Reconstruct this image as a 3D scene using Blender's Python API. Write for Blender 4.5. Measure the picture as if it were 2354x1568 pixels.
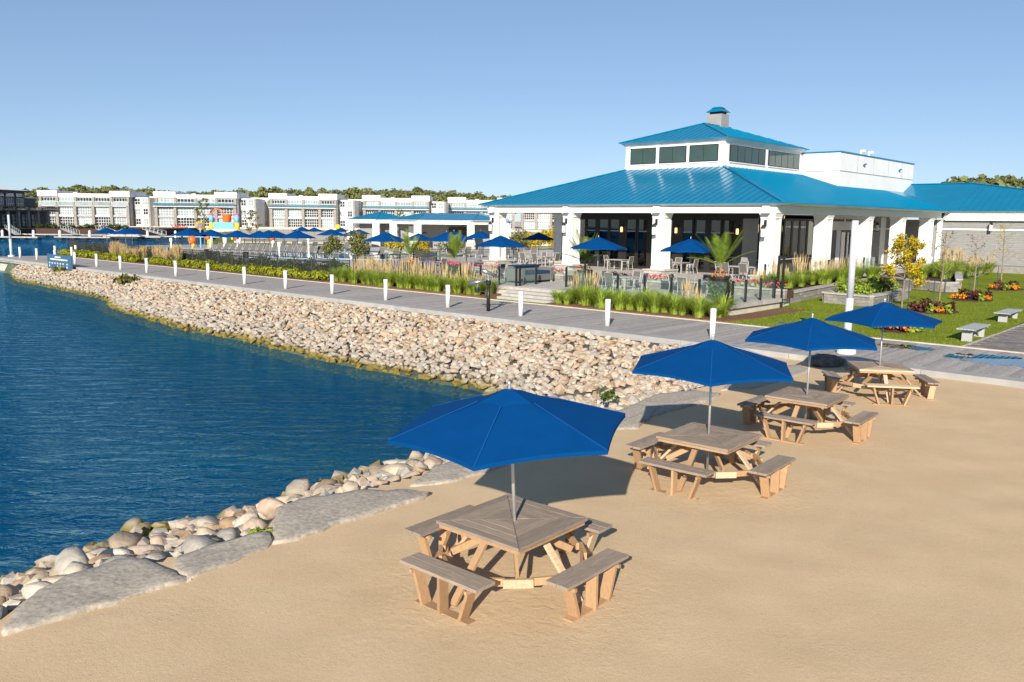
import bpy, math, random
import numpy as np
from mathutils import Vector, Matrix
random.seed(7); RNG = np.random.default_rng(7)
for o in list(bpy.data.objects): bpy.data.objects.remove(o)
SC = bpy.context.scene; COL = SC.collection
rad = math.radians
# ------------------------------------------------------------------ camera
PITCH, ROLL = math.atan(278/1900.), .0106
cam = bpy.data.cameras.new('camera'); camo = bpy.data.objects.new('camera', cam); COL.objects.link(camo)
cam.sensor_width = 36; cam.lens = 36*1900/2354.; cam.clip_start = .1; cam.clip_end = 6000
_R0 = Vector((1, 0, 0)); _U0 = Vector((0, math.sin(PITCH), math.cos(PITCH))); _F = Vector((0, math.cos(PITCH), -math.sin(PITCH)))
_R = _R0*math.cos(ROLL)+_U0*math.sin(ROLL); _U = _U0*math.cos(ROLL)-_R0*math.sin(ROLL)
camo.matrix_world = Matrix(((_R.x, _U.x, -_F.x, 0), (_R.y, _U.y, -_F.y, 0), (_R.z, _U.z, -_F.z, 4.2), (0, 0, 0, 1)))
SC.camera = camo
# ------------------------------------------------------------------ sky, sun, exposure
SUN_EL, SUN_AZ = rad(23.5), rad(191)
wd = bpy.data.worlds.new('World'); SC.world = wd; wd.use_nodes = True
nt = wd.node_tree; bg = nt.nodes['Background']
sky = nt.nodes.new('ShaderNodeTexSky'); sky.sky_type = 'NISHITA'; sky.sun_disc = False
sky.sun_elevation = SUN_EL; sky.sun_rotation = SUN_AZ; sky.air_density = .75; sky.dust_density = .0; sky.ozone_density = 4.5; sky.altitude = 200
gmn = nt.nodes.new('ShaderNodeGamma'); gmn.inputs[1].default_value = .62; tnt = nt.nodes.new('ShaderNodeMix'); tnt.data_type = 'RGBA'; tnt.blend_type = 'MULTIPLY'; tnt.inputs['Factor'].default_value = 1; tnt.inputs['B'].default_value = (.92, .98, 1.06, 1); nt.links.new(sky.outputs[0], gmn.inputs[0]); nt.links.new(gmn.outputs[0], tnt.inputs['A'])   # softer, hazier sky contrast
nt.links.new(tnt.outputs['Result'], bg.inputs[0]); bg.inputs[1].default_value = .15
sl = bpy.data.lights.new('sun', 'SUN'); sl.energy = 5.0; sl.angle = rad(.5); sl.color = (1, .93, .82)
so = bpy.data.objects.new('sun', sl); COL.objects.link(so)
sd = Vector((-math.sin(SUN_AZ)*math.cos(SUN_EL), -math.cos(SUN_AZ)*math.cos(SUN_EL), -math.sin(SUN_EL)))
so.rotation_euler = sd.to_track_quat('-Z', 'Y').to_euler()
vs = SC.view_settings; vs.view_transform = 'Standard'; vs.look = 'None'; vs.gamma = 1; vs.exposure = .56; vs.use_curve_mapping = False
SC.render.engine = 'CYCLES'
SC.cycles.max_bounces = 6; SC.cycles.transparent_max_bounces = 12
# ------------------------------------------------------------------ frame along the shore: a = along the boardwalk, b = away from the lake
TH = rad(47.3); E1 = (math.sin(TH), -math.cos(TH)); E2 = (math.cos(TH), math.sin(TH)); RZ = -rad(42.7)
def W(a, b, z=0): return Vector((a*E1[0]+b*E2[0], a*E1[1]+b*E2[1], z))
def AB(x, y): return (x*E1[0]+y*E1[1], x*E2[0]+y*E2[1])
# ------------------------------------------------------------------ materials
MT = {}
def mat(n, col, rough=.6, var=.12, sc=6., bump=0., bsc=None, met=0., spec=.4, rnd=.0, isl=.0, col2=None, sc2=None, det=6., coat=0., stretch=None, trans=0., world=False, hue=0.):
    m = bpy.data.materials.new(n); MT[n] = m; m.use_nodes = True; t = m.node_tree; N = t.nodes; L = t.links
    p = N['Principled BSDF']; p.inputs['Roughness'].default_value = rough; p.inputs['Metallic'].default_value = met
    p.inputs['Specular IOR Level'].default_value = spec; p.inputs['Coat Weight'].default_value = coat
    tc = N.new('ShaderNodeTexCoord'); vec = tc.outputs['Object']
    if world: vec = N.new('ShaderNodeNewGeometry').outputs['Position']
    if stretch:
        mp = N.new('ShaderNodeMapping'); mp.inputs['Scale'].default_value = stretch; L.new(vec, mp.inputs['Vector']); vec = mp.outputs[0]
    oi = N.new('ShaderNodeObjectInfo')
    if rnd and not world:
        ad = N.new('ShaderNodeVectorMath'); ad.operation = 'ADD'; cx = N.new('ShaderNodeCombineXYZ'); mm = N.new('ShaderNodeMath'); mm.operation = 'MULTIPLY'; mm.inputs[1].default_value = 57.
        L.new(oi.outputs['Random'], mm.inputs[0]); L.new(mm.outputs[0], cx.inputs[0]); L.new(mm.outputs[0], cx.inputs[1]); L.new(vec, ad.inputs[0]); L.new(cx.outputs[0], ad.inputs[1]); vec = ad.outputs[0]
    nz = N.new('ShaderNodeTexNoise'); nz.inputs['Scale'].default_value = sc; nz.inputs['Detail'].default_value = det; nz.inputs['Roughness'].default_value = .62; L.new(vec, nz.inputs['Vector'])
    mx = N.new('ShaderNodeMix'); mx.data_type = 'RGBA'
    c2 = col2 if col2 else tuple(c*(1-2*var) for c in col); c1 = col if col2 else tuple(min(1, c*(1+var)) for c in col)
    mx.inputs['A'].default_value = (*c1, 1); mx.inputs['B'].default_value = (*c2, 1)
    rp = N.new('ShaderNodeMapRange'); rp.inputs['From Min'].default_value = .32; rp.inputs['From Max'].default_value = .68; L.new(nz.outputs['Fac'], rp.inputs['Value']); L.new(rp.outputs[0], mx.inputs['Factor'])
    out = mx.outputs['Result']
    if rnd or isl:
        hs = N.new('ShaderNodeHueSaturation'); src = oi.outputs['Random']
        if isl:
            g = N.new('ShaderNodeNewGeometry'); a2 = N.new('ShaderNodeMath'); a2.operation = 'ADD'; fr = N.new('ShaderNodeMath'); fr.operation = 'FRACT'
            L.new(g.outputs['Random Per Island'], a2.inputs[0]); L.new(oi.outputs['Random'], a2.inputs[1]); L.new(a2.outputs[0], fr.inputs[0]); src = fr.outputs[0]
        mr = N.new('ShaderNodeMapRange'); k = max(rnd, isl); mr.inputs['To Min'].default_value = 1-k; mr.inputs['To Max'].default_value = 1+k; L.new(src, mr.inputs['Value']); L.new(mr.outputs[0], hs.inputs['Value'])
        if hue:
            m7 = N.new('ShaderNodeMath'); m7.operation = 'MULTIPLY'; m7.inputs[1].default_value = 7.31; f7 = N.new('ShaderNodeMath'); f7.operation = 'FRACT'; L.new(src, m7.inputs[0]); L.new(m7.outputs[0], f7.inputs[0])
            mh = N.new('ShaderNodeMapRange'); mh.inputs['To Min'].default_value = .5-hue; mh.inputs['To Max'].default_value = .5+hue; L.new(f7.outputs[0], mh.inputs['Value']); L.new(mh.outputs[0], hs.inputs['Hue'])
        L.new(out, hs.inputs['Color']); out = hs.outputs[0]
    L.new(out, p.inputs['Base Color'])
    if bump:
        nb = N.new('ShaderNodeTexNoise'); nb.inputs['Scale'].default_value = bsc or sc*4; nb.inputs['Detail'].default_value = 5; L.new(vec, nb.inputs['Vector'])
        bp = N.new('ShaderNodeBump'); bp.inputs['Strength'].default_value = bump; bp.inputs['Distance'].default_value = .02; L.new(nb.outputs['Fac'], bp.inputs['Height']); L.new(bp.outputs[0], p.inputs['Normal'])
    if trans:
        tr = N.new('ShaderNodeBsdfTranslucent'); L.new(out, tr.inputs[0]); ms = N.new('ShaderNodeMixShader'); ms.inputs[0].default_value = trans
        L.new(p.outputs[0], ms.inputs[1]); L.new(tr.outputs[0], ms.inputs[2]); L.new(ms.outputs[0], N['Material Output'].inputs[0])
    m['out'] = 1
    return m
def pbsdf(m): return m.node_tree.nodes['Principled BSDF']
def glassmat(n, tint, refl=1.45, rough=.0, body=None, bodyf=0., boost=0., damp=1.):
    m = bpy.data.materials.new(n); MT[n] = m; m.use_nodes = True; t = m.node_tree; N = t.nodes; L = t.links; N.remove(N['Principled BSDF'])
    tr = N.new('ShaderNodeBsdfTransparent'); tr.inputs[0].default_value = (*tint, 1); gl = N.new('ShaderNodeBsdfGlossy'); gl.inputs['Roughness'].default_value = rough
    fr = N.new('ShaderNodeFresnel'); ms = N.new('ShaderNodeMixShader'); fac = fr.outputs[0]; gb = N.new('ShaderNodeNewGeometry'); mb_ = N.new('ShaderNodeMapRange'); mb_.inputs['To Min'].default_value = refl; mb_.inputs['To Max'].default_value = 1/refl; L.new(gb.outputs['Backfacing'], mb_.inputs[0]); L.new(mb_.outputs[0], fr.inputs[0])
    if damp < 1:
        dm = N.new('ShaderNodeMath'); dm.operation = 'MULTIPLY'; dm.inputs[1].default_value = damp; L.new(fac, dm.inputs[0]); fac = dm.outputs[0]
    if boost:
        ad = N.new('ShaderNodeMath'); ad.operation = 'ADD'; ad.use_clamp = True; ad.inputs[1].default_value = boost; L.new(fac, ad.inputs[0]); fac = ad.outputs[0]
    a = tr.outputs[0]
    if body:
        df = N.new('ShaderNodeBsdfDiffuse'); df.inputs[0].default_value = (*body, 1); m2 = N.new('ShaderNodeMixShader'); m2.inputs[0].default_value = bodyf; L.new(a, m2.inputs[1]); L.new(df.outputs[0], m2.inputs[2]); a = m2.outputs[0]
    L.new(fac, ms.inputs[0]); L.new(a, ms.inputs[1]); L.new(gl.outputs[0], ms.inputs[2]); L.new(ms.outputs[0], N['Material Output'].inputs[0])
    return m, N, L, fr, gl
mat('sand', (.64, .468, .285), .95, .1, .9, .35, 55., spec=.1, world=True, col2=(.58, .415, .245), det=12)
def sand_relief():
    t = MT['sand'].node_tree; N = t.nodes; L = t.links; p = N['Principled BSDF']; g = N.new('ShaderNodeNewGeometry')
    def nz(sc, det, ro=.6, dist=0.):
        n = N.new('ShaderNodeTexNoise'); n.inputs['Scale'].default_value = sc; n.inputs['Detail'].default_value = det; n.inputs['Roughness'].default_value = ro; n.inputs['Distortion'].default_value = dist; L.new(g.outputs['Position'], n.inputs['Vector']); return n.outputs[0]
    def mr(x, a, b, c, d):
        m = N.new('ShaderNodeMapRange'); m.inputs[1].default_value, m.inputs[2].default_value, m.inputs[3].default_value, m.inputs[4].default_value = a, b, c, d; L.new(x, m.inputs[0]); return m.outputs[0]
    def op(o, x, y):
        m = N.new('ShaderNodeMath'); m.operation = o
        for k, q in enumerate((x, y)):
            if isinstance(q, (int, float)): m.inputs[k].default_value = q
            else: L.new(q, m.inputs[k])
        return m.outputs[0]
    mask = mr(nz(.42, 3), .52, .72, .0, .8)
    for tx, ty in ((.03, 9.62), (3.38, 13.72), (6.25, 17.12), (9.42, 20.85)):       # sand trodden around the tables
        dv = N.new('ShaderNodeVectorMath'); dv.operation = 'DISTANCE'; dv.inputs[1].default_value = (tx, ty, -.15); L.new(g.outputs['Position'], dv.inputs[0]); mask = op('MAXIMUM', mask, mr(op('ADD', dv.outputs['Value'], op('MULTIPLY', nz(.9, 2), 1.6)), 1.9, 3.4, 1., 0.))
    scuff = op('MULTIPLY', nz(6.5, 3, .5, .9), mask); h = op('ADD', op('MULTIPLY', scuff, .7), op('ADD', op('MULTIPLY', nz(1.3, 4), .3), op('MULTIPLY', nz(30., 6, .8), .42)))
    gr = N.new('ShaderNodeHueSaturation'); src = p.inputs['Base Color'].links[0].from_socket; L.new(src, gr.inputs['Color']); L.new(mr(nz(75., 3, .7), .3, .7, .86, 1.13), gr.inputs['Value']); L.new(gr.outputs[0], p.inputs['Base Color'])
    b = N.new('ShaderNodeBump'); b.inputs['Strength'].default_value = .55; b.inputs['Distance'].default_value = .035; L.new(h, b.inputs['Height']); L.new(b.outputs[0], p.inputs['Normal'])
sand_relief()
mat('bed', (.13, .15, .09), .8, .3, 1.2, .4, 9, world=True, col2=(.05, .07, .05))
mat('slab', (.50, .435, .35), .9, .2, 16., .55, 13, world=True, col2=(.28, .24, .195), det=12, spec=.2)
mat('timber', (.38, .295, .22), .75, .2, 5, .35, 30, rnd=.16, stretch=(1, 14, 14), col2=(.235, .185, .15), spec=.3)
mat('timber_y', (.38, .295, .22), .75, .2, 5, .35, 30, rnd=.16, stretch=(14, 1, 14), col2=(.235, .185, .15), spec=.3)
mat('cedar', (.44, .28, .155), .7, .2, 5, .25, 30, rnd=.2, stretch=(9, 9, 2.5), col2=(.36, .215, .11), spec=.3)
mat('pine_and_glare', (.66, .50, .34), .65, .12, 5, .2, 30, rnd=.12, stretch=(2.5, 10, 10), col2=(.50, .335, .19), spec=.3)  # fresh wood; also the sun glare painted on the farthest table
mat('canvas', (.0, .056, .205), .85, .04, 3, .25, 160, rnd=.06, spec=.08, trans=.12)
mat('canvas_seam', (.006, .075, .26), .8, .05, 9, spec=.1)
mat('shaded_rock', (.11, .11, .11), .8, .3, 3, .6, 14)  # boulder colour darkened to hold the umbrella's shade
mat('pole_grey', (.52, .54, .58), .45, .04, 3)
mat('alu', (.62, .62, .60), .38, .05, 4, met=.75)
mat('steel', (.50, .51, .52), .3, .05, 4, met=.9)
mat('plank', (.42, .385, .345), .72, .2, 2.5, .3, 30, rnd=.2, stretch=(9, 1, 9), col2=(.27, .24, .225), spec=.3)
mat('fascia', (.40, .385, .36), .7, .12, 1.5, .15, 30, rnd=.05, col2=(.31, .30, .285))
mat('concrete', (.60, .535, .43), .85, .12, 1.4, .3, 18, rnd=.06, col2=(.46, .40, .32))
mat('white', (.80, .785, .75), .55, .03, 1.5, spec=.35)
mat('bollard', (.72, .72, .70), .5, .06, 3, .05, 20, rnd=.05, spec=.4)
mat('roof', (.0, .165, .30), .2, .05, .6, .04, 1.2, spec=.34, rnd=.03)
mat('dark', (.022, .020, .020), .45, .1, 5)
mat('navy', (.03, .055, .085), .5, .15, 2)
mat('siding', (.28, .275, .265), .75, .06, 2, rnd=.05)
mat('ceiling', (.46, .44, .40), .8, .05, 2)
mat('black', (.018, .018, .019), .42, .1, 5)
mat('lawn', (.20, .24, .016), .95, .3, .8, .9, 22, world=True, col2=(.135, .175, .012), det=12, spec=.1)
mat('blade', (.22, .27, .03), .7, .2, 5, isl=.3, spec=.2, trans=.25)
mat('ornamental', (.30, .40, .05), .65, .2, 4, isl=.35, rnd=.12, spec=.25, trans=.3, hue=.015)
mat('plume', (.66, .50, .27), .85, .15, 4, isl=.2, rnd=.1, spec=.15, trans=.3)
mat('mulch', (.21, .105, .05), .95, .3, 7, .9, 40, world=True, col2=(.12, .055, .028), det=10)
mat('soil', (.10, .05, .03), .95, .3, 9, .9, 50, world=True, col2=(.05, .025, .018), det=10)
mat('block', (.30, .275, .245), .9, .2, 5, .7, 26, rnd=.2, col2=(.20, .185, .17))
mat('cap_stone', (.46, .43, .38), .85, .15, 4, .4, 26, rnd=.1, col2=(.34, .32, .29))
mat('patio', (.45, .42, .375), .85, .08, 2, .15, 30, rnd=.06, world=False)
mat('paver', (.22, .19, .17), .85, .15, 4, .4, 30, rnd=.18)
mat('hedge', (.28, .30, .02), .7, .2, 5, isl=.35, rnd=.1, spec=.2, trans=.25, hue=.03)
mat('leaf', (.085, .135, .022), .65, .2, 5, isl=.4, rnd=.12, spec=.25, trans=.3, hue=.02)
mat('leaf_dark', (.05, .085, .022), .7, .2, 5, isl=.4, rnd=.15, spec=.2, trans=.2, hue=.03)
mat('leaf_olive', (.19, .19, .05), .7, .2, 5, isl=.4, rnd=.12, spec=.2, trans=.3, hue=.03)
mat('leaf_gold', (.56, .42, .022), .65, .2, 5, isl=.35, rnd=.1, spec=.2, trans=.35, hue=.025)
mat('palm', (.17, .24, .025), .55, .2, 4, isl=.25, rnd=.1, spec=.35, trans=.25)
mat('burgundy', (.085, .022, .018), .6, .2, 5, isl=.5, rnd=.1, trans=.2, hue=.03)
mat('marigold', (.85, .25, .012), .6, .1, 5, isl=.2, trans=.2)
mat('pink', (.72, .075, .12), .6, .1, 5, isl=.25, trans=.2, hue=.02)
mat('pale_leaf', (.42, .50, .30), .7, .15, 5, isl=.25, trans=.2)
mat('lavender', (.25, .15, .32), .7, .15, 5, isl=.25, trans=.2)
mat('bark', (.27, .20, .15), .9, .2, 9, .5, 30, rnd=.1)
mat('wicker', (.15, .15, .145), .8, .1, 40, .4, 90)
mat('sling', (.125, .115, .105), .75, .1, 30)
mat('chair_frame', (.52, .50, .47), .45, .05, 4, met=.3)
mat('cushion', (.01, .04, .10), .8, .1, 8)
mat('adirondack', (.005, .14, .52), .45, .05, 4)
mat('chair_red', (.62, .03, .02), .5, .05, 4)
mat('condo_white', (.74, .735, .72), .7, .04, .6)
mat('condo_grey', (.40, .40, .40), .7, .05, .6)
mat('condo_stone', (.30, .265, .23), .85, .12, 1.2)
mat('dock', (.40, .385, .36), .75, .1, 1.5)
mat('pool_tile', (.32, .52, .62), .5, .05, 3)
mat('orange', (.80, .16, .02), .4, .04, 3); mat('yellow', (.80, .52, .02), .4, .04, 3); mat('skyblue', (.16, .44, .75), .4, .04, 3); mat('magenta', (.62, .12, .25), .4, .04, 3)
mat('sign', (.045, .115, .20), .5, .05, 2)
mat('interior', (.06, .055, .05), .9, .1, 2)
mat('interior_wood', (.45, .22, .07), .6, .1, 4)
mat('upholstery', (.42, .40, .30), .8, .1, 6)
mat('rubble', (.10, .085, .07), .95, .2, 4, .6, 14, world=True)
m = mat('lantern_glass', (.75, .72, .66), .2, .05, 4)
m = mat('lamp_glow', (.9, .6, .3), .3, .05, 4); pbsdf(m).inputs['Emission Color'].default_value = (1, .62, .28, 1); pbsdf(m).inputs['Emission Strength'].default_value = 1.2
glassmat('glass', (.42, .45, .45), 1.5, .0, boost=.05)
glassmat('glass_rail', (.93, .97, .96), 1.3, .0, body=(.45, .6, .56), bodyf=.04)
glassmat('glass_blue', (.62, .76, .82), 1.5, .02, body=(.14, .27, .34), bodyf=.35, boost=.04)
mat('wood_leaf', (.19, .20, .075), .75, .2, 5, isl=.28, spec=.15, trans=.2, hue=.035)
m = mat('pane_dark', (.035, .042, .045), .06, .3, .6, spec=.6, rnd=.35)
m = mat('pane_sky', (.30, .36, .36), .08, .15, .6, spec=.6, rnd=.2)
m = mat('pane_cler', (.045, .075, .065), .08, .08, .5, spec=.5)
# umbrella cloth keeps a fine weave, metal needs nothing more
# stones: pale pink/buff boulders, greyer towards the lake, olive algae in the splash zone
def stone_material():
    m = bpy.data.materials.new('riprap_stone'); MT['stone'] = m; m.use_nodes = True; t = m.node_tree; N = t.nodes; L = t.links; p = N['Principled BSDF']
    p.inputs['Roughness'].default_value = .82; p.inputs['Specular IOR Level'].default_value = .25
    oi = N.new('ShaderNodeObjectInfo'); g = N.new('ShaderNodeNewGeometry'); ad = N.new('ShaderNodeMath'); fr = N.new('ShaderNodeMath'); fr.operation = 'FRACT'
    L.new(g.outputs['Random Per Island'], ad.inputs[0]); L.new(oi.outputs['Random'], ad.inputs[1]); L.new(ad.outputs[0], fr.inputs[0])
    cr = N.new('ShaderNodeValToRGB'); cr.color_ramp.interpolation = 'CONSTANT'; e = cr.color_ramp.elements
    cols = [(.50, .40, .285), (.51, .385, .285), (.43, .37, .295), (.54, .44, .325), (.47, .335, .225), (.41, .37, .31), (.50, .405, .31), (.38, .255, .15), (.48, .42, .34), (.50, .365, .27), (.55, .475, .38)]
    while len(e) < len(cols): e.new(.5)
    for i, c in enumerate(cols): e[i].position = i/len(cols); e[i].color = (*c, 1)
    L.new(fr.outputs[0], cr.inputs[0])
    nz = N.new('ShaderNodeTexNoise'); nz.inputs['Scale'].default_value = 5; nz.inputs['Detail'].default_value = 8; L.new(g.outputs['Position'], nz.inputs['Vector'])
    mr = N.new('ShaderNodeMapRange'); mr.inputs['From Min'].default_value = .3; mr.inputs['From Max'].default_value = .7; mr.inputs['To Min'].default_value = .66; mr.inputs['To Max'].default_value = 1.14; L.new(nz.outputs[0], mr.inputs[0])
    hs = N.new('ShaderNodeHueSaturation'); L.new(cr.outputs[0], hs.inputs['Color']); L.new(mr.outputs[0], hs.inputs['Value'])
    sp = N.new('ShaderNodeSeparateXYZ'); L.new(g.outputs['Position'], sp.inputs[0])
    n2 = N.new('ShaderNodeTexNoise'); n2.inputs['Scale'].default_value = .9; n2.inputs['Detail'].default_value = 4; L.new(g.outputs['Position'], n2.inputs['Vector'])
    def zmask(lo, hi, amp):
        a = N.new('ShaderNodeMath'); a.operation = 'MULTIPLY_ADD'; a.inputs[1].default_value = amp; L.new(n2.outputs[0], a.inputs[0]); L.new(sp.outputs[2], a.inputs[2])
        r = N.new('ShaderNodeMapRange'); r.inputs['From Min'].default_value = lo; r.inputs['From Max'].default_value = hi; r.inputs['To Min'].default_value = 1; r.inputs['To Max'].default_value = 0; L.new(a.outputs[0], r.inputs[0]); return r.outputs[0]
    gm = N.new('ShaderNodeMix'); gm.data_type = 'RGBA'; gm.inputs['B'].default_value = (.34, .315, .275, 1); L.new(hs.outputs[0], gm.inputs['A'])
    gf = N.new('ShaderNodeMath'); gf.operation = 'MULTIPLY'; gf.inputs[1].default_value = .42; L.new(zmask(-.72, -.5, .38), gf.inputs[0]); L.new(gf.outputs[0], gm.inputs['Factor'])
    am = N.new('ShaderNodeMix'); am.data_type = 'RGBA'; am.inputs['B'].default_value = (.20, .15, .028, 1); L.new(gm.outputs['Result'], am.inputs['A']); L.new(zmask(-.99, -.88, .3), am.inputs['Factor'])
    L.new(am.outputs['Result'], p.inputs['Base Color'])
    nb = N.new('ShaderNodeTexNoise'); nb.inputs['Scale'].default_value = 14; nb.inputs['Detail'].default_value = 6; L.new(g.outputs['Position'], nb.inputs['Vector'])
    bp = N.new('ShaderNodeBump'); bp.inputs['Strength'].default_value = .6; bp.inputs['Distance'].default_value = .03; L.new(nb.outputs[0], bp.inputs['Height']); L.new(bp.outputs[0], p.inputs['Normal'])
stone_material()
def water_material():
    m, N, L, fr, gl = glassmat('water', (.72, .88, .92), 1.33, .03, body=(.0, .085, .185), bodyf=.30, damp=1.)
    gl.inputs[0].default_value = (.26, .58, .84, 1)
    g = N.new('ShaderNodeNewGeometry'); mp = N.new('ShaderNodeMapping'); mp.inputs['Rotation'].default_value = (0, 0, rad(-14)); mp.inputs['Scale'].default_value = (.55, 1.7, 1); L.new(g.outputs['Position'], mp.inputs[0])
    n1 = N.new('ShaderNodeTexNoise'); n1.inputs['Scale'].default_value = 1.45; n1.inputs['Detail'].default_value = 4; n1.inputs['Roughness'].default_value = .58; n1.inputs['Distortion'].default_value = .6; L.new(mp.outputs[0], n1.inputs[0])
    n2 = N.new('ShaderNodeTexNoise'); n2.inputs['Scale'].default_value = .18; n2.inputs['Detail'].default_value = 3; L.new(mp.outputs[0], n2.inputs[0])
    df = next(q for q in N if q.bl_idname == 'ShaderNodeBsdfDiffuse'); n3 = N.new('ShaderNodeTexNoise'); n3.inputs['Scale'].default_value = .09; n3.inputs['Detail'].default_value = 4; L.new(mp.outputs[0], n3.inputs[0])
    cm = N.new('ShaderNodeMix'); cm.data_type = 'RGBA'; cm.inputs['A'].default_value = (.0, .085, .225, 1); cm.inputs['B'].default_value = (.0, .15, .28, 1); rr = N.new('ShaderNodeMapRange'); rr.inputs[1].default_value = .35; rr.inputs[2].default_value = .65; L.new(n3.outputs[0], rr.inputs[0]); L.new(rr.outputs[0], cm.inputs['Factor']); L.new(cm.outputs['Result'], df.inputs[0])
    ad = N.new('ShaderNodeMath'); ad.operation = 'MULTIPLY_ADD'; ad.inputs[1].default_value = .6; L.new(n2.outputs[0], ad.inputs[0]); L.new(n1.outputs[0], ad.inputs[2])
    bp = N.new('ShaderNodeBump'); bp.inputs['Strength'].default_value = 1.; bp.inputs['Distance'].default_value = .5; L.new(ad.outputs[0], bp.inputs['Height'])
    L.new(bp.outputs[0], fr.inputs['Normal']); L.new(bp.outputs[0], gl.inputs['Normal'])
water_material()
for _i, _f in enumerate((.42, .55, .75)):       # the lake darkens with depth: turbid layers under the surface
    _m = bpy.data.materials.new('lake_depth'); MT['lake_depth%d' % _i] = _m; _m.use_nodes = True; _N = _m.node_tree.nodes; _N.remove(_N['Principled BSDF']); _t = _N.new('ShaderNodeBsdfTransparent'); _t.inputs[0].default_value = (.75, .9, .95, 1); _d = _N.new('ShaderNodeBsdfDiffuse'); _d.inputs[0].default_value = (.0, .135, .29, 1); _x = _N.new('ShaderNodeMixShader'); _x.inputs[0].default_value = _f
    _m.node_tree.links.new(_t.outputs[0], _x.inputs[1]); _m.node_tree.links.new(_d.outputs[0], _x.inputs[2]); _m.node_tree.links.new(_x.outputs[0], _N['Material Output'].inputs[0])
def pool_material():
    m, N, L, fr, gl = glassmat('pool_water', (.5, .8, .9), 1.33, .02, body=(.08, .36, .52), bodyf=.7)
pool_material()
m, N_, L_, fr_, gl_ = glassmat('puddle_water', (.30, .28, .26), 1.45, .0, boost=.30)
# ------------------------------------------------------------------ mesh helper
class MB:
    def __init__(s): s.v = []; s.f = []
    def add(s, vs, fs):
        n = len(s.v); s.v += [tuple(v) for v in vs]; s.f += [tuple(i+n for i in f) for f in fs]; return s
    def box(s, x0, x1, y0, y1, z0, z1):
        return s.add([(x0, y0, z0), (x1, y0, z0), (x1, y1, z0), (x0, y1, z0), (x0, y0, z1), (x1, y0, z1), (x1, y1, z1), (x0, y1, z1)],
                     [(3, 2, 1, 0), (4, 5, 6, 7), (0, 1, 5, 4), (1, 2, 6, 5), (2, 3, 7, 6), (3, 0, 4, 7)])
    def prism(s, pts, z0, z1, taper=None):
        n = len(pts); top = pts if taper is None else taper
        s.add([(p[0], p[1], z0) for p in pts]+[(p[0], p[1], z1) for p in top], [tuple(range(n-1, -1, -1)), tuple(range(n, 2*n))]+[(i, (i+1) % n, n+(i+1) % n, n+i) for i in range(n)]); return s
    def beam(s, p, q, w, h, up=(0, 0, 1)):
        p = Vector(p); q = Vector(q); d = (q-p).normalized(); u = Vector(up)
        if abs(d.dot(u)) > .98: u = Vector((0, 1, 0))
        r = d.cross(u).normalized()*(w/2); u = r.cross(d).normalized()*(h/2)
        c = [p-r-u, p+r-u, p+r+u, p-r+u, q-r-u, q+r-u, q+r+u, q-r+u]
        return s.add(c, [(0, 1, 2, 3), (7, 6, 5, 4), (0, 4, 5, 1), (1, 5, 6, 2), (2, 6, 7, 3), (3, 7, 4, 0)])
    def cyl(s, p, q, r0, r1=None, n=10):
        r1 = r0 if r1 is None else r1; p = Vector(p); q = Vector(q); d = (q-p).normalized(); a = d.orthogonal().normalized(); b = d.cross(a)
        v = [p+(a*math.cos(t)+b*math.sin(t))*r0 for t in [2*math.pi*i/n for i in range(n)]]+[q+(a*math.cos(t)+b*math.sin(t))*r1 for t in [2*math.pi*i/n for i in range(n)]]
        return s.add(v, [(i, (i+1) % n, n+(i+1) % n, n+i) for i in range(n)]+[tuple(range(n-1, -1, -1)), tuple(range(n, 2*n))])
    def tube(s, pts, r, n=8):
        for i in range(len(pts)-1): s.cyl(pts[i], pts[i+1], r if not hasattr(r, '__len__') else r[i], r if not hasattr(r, '__len__') else r[i+1], n)
        return s
    def lathe(s, prof, n=14, c=(0, 0)):
        k = len(prof); v = []
        for r, z in prof:
            for i in range(n): v.append((c[0]+r*math.cos(2*math.pi*i/n), c[1]+r*math.sin(2*math.pi*i/n), z))
        f = [(j*n+i, j*n+(i+1) % n, (j+1)*n+(i+1) % n, (j+1)*n+i) for j in range(k-1) for i in range(n)]
        return s.add(v, f+[tuple(range(n-1, -1, -1)), tuple(range((k-1)*n, k*n))])
    def poly(s, pts): return s.add(pts, [tuple(range(len(pts)))])
    def mesh(s, name, m, smooth=False, o=(0, 0, 0)):
        me = bpy.data.meshes.new(name); me.from_pydata([(x-o[0], y-o[1], z-o[2]) for x, y, z in s.v] if any(o) else s.v, [], s.f)
        ms = m if isinstance(m, (list, tuple)) else [m]
        for q in ms: me.materials.append(MT[q])
        if smooth: me.polygons.foreach_set('use_smooth', [True]*len(me.polygons))
        me.update(); return me
    def build(s, name, m, parent=None, smooth=False, loc=(0, 0, 0), rz=0.):
        off = parent.get('_o', None) if parent is not None else None
        return put(name, s.mesh(name, m, smooth, tuple(off) if off is not None else (0, 0, 0)), parent, loc, rz)
def put(name, me, parent=None, loc=(0, 0, 0), rz=0., sc=None, rot=None):
    o = bpy.data.objects.new(name, me); COL.objects.link(o); o.location = loc; o.rotation_euler = rot if rot else (0, 0, rz)
    if sc: o.scale = sc if hasattr(sc, '__len__') else (sc, sc, sc)
    if parent is not None:
        o.parent = parent
        if '_o' in parent and '_o' not in o.keys(): o['_o'] = parent['_o']
    return o
def tag(o, label, cat, group=None):
    o['label'] = label; o['category'] = cat
    if group: o['group'] = group
    return o
def thing(name, label, cat, loc=(0, 0, 0), rz=0., group=None):
    o = bpy.data.objects.new(name, None); COL.objects.link(o); o.location = loc; o.rotation_euler = (0, 0, rz); o.empty_display_size = .2
    return tag(o, label, cat, group)
def abthing(name, label, cat, a, b, z=0., group=None):
    "a thing whose parts are given in absolute (a, b, z)"
    o = thing(name, label, cat, W(a, b, z), RZ, group); o['_o'] = (a, b, z); return o
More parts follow.
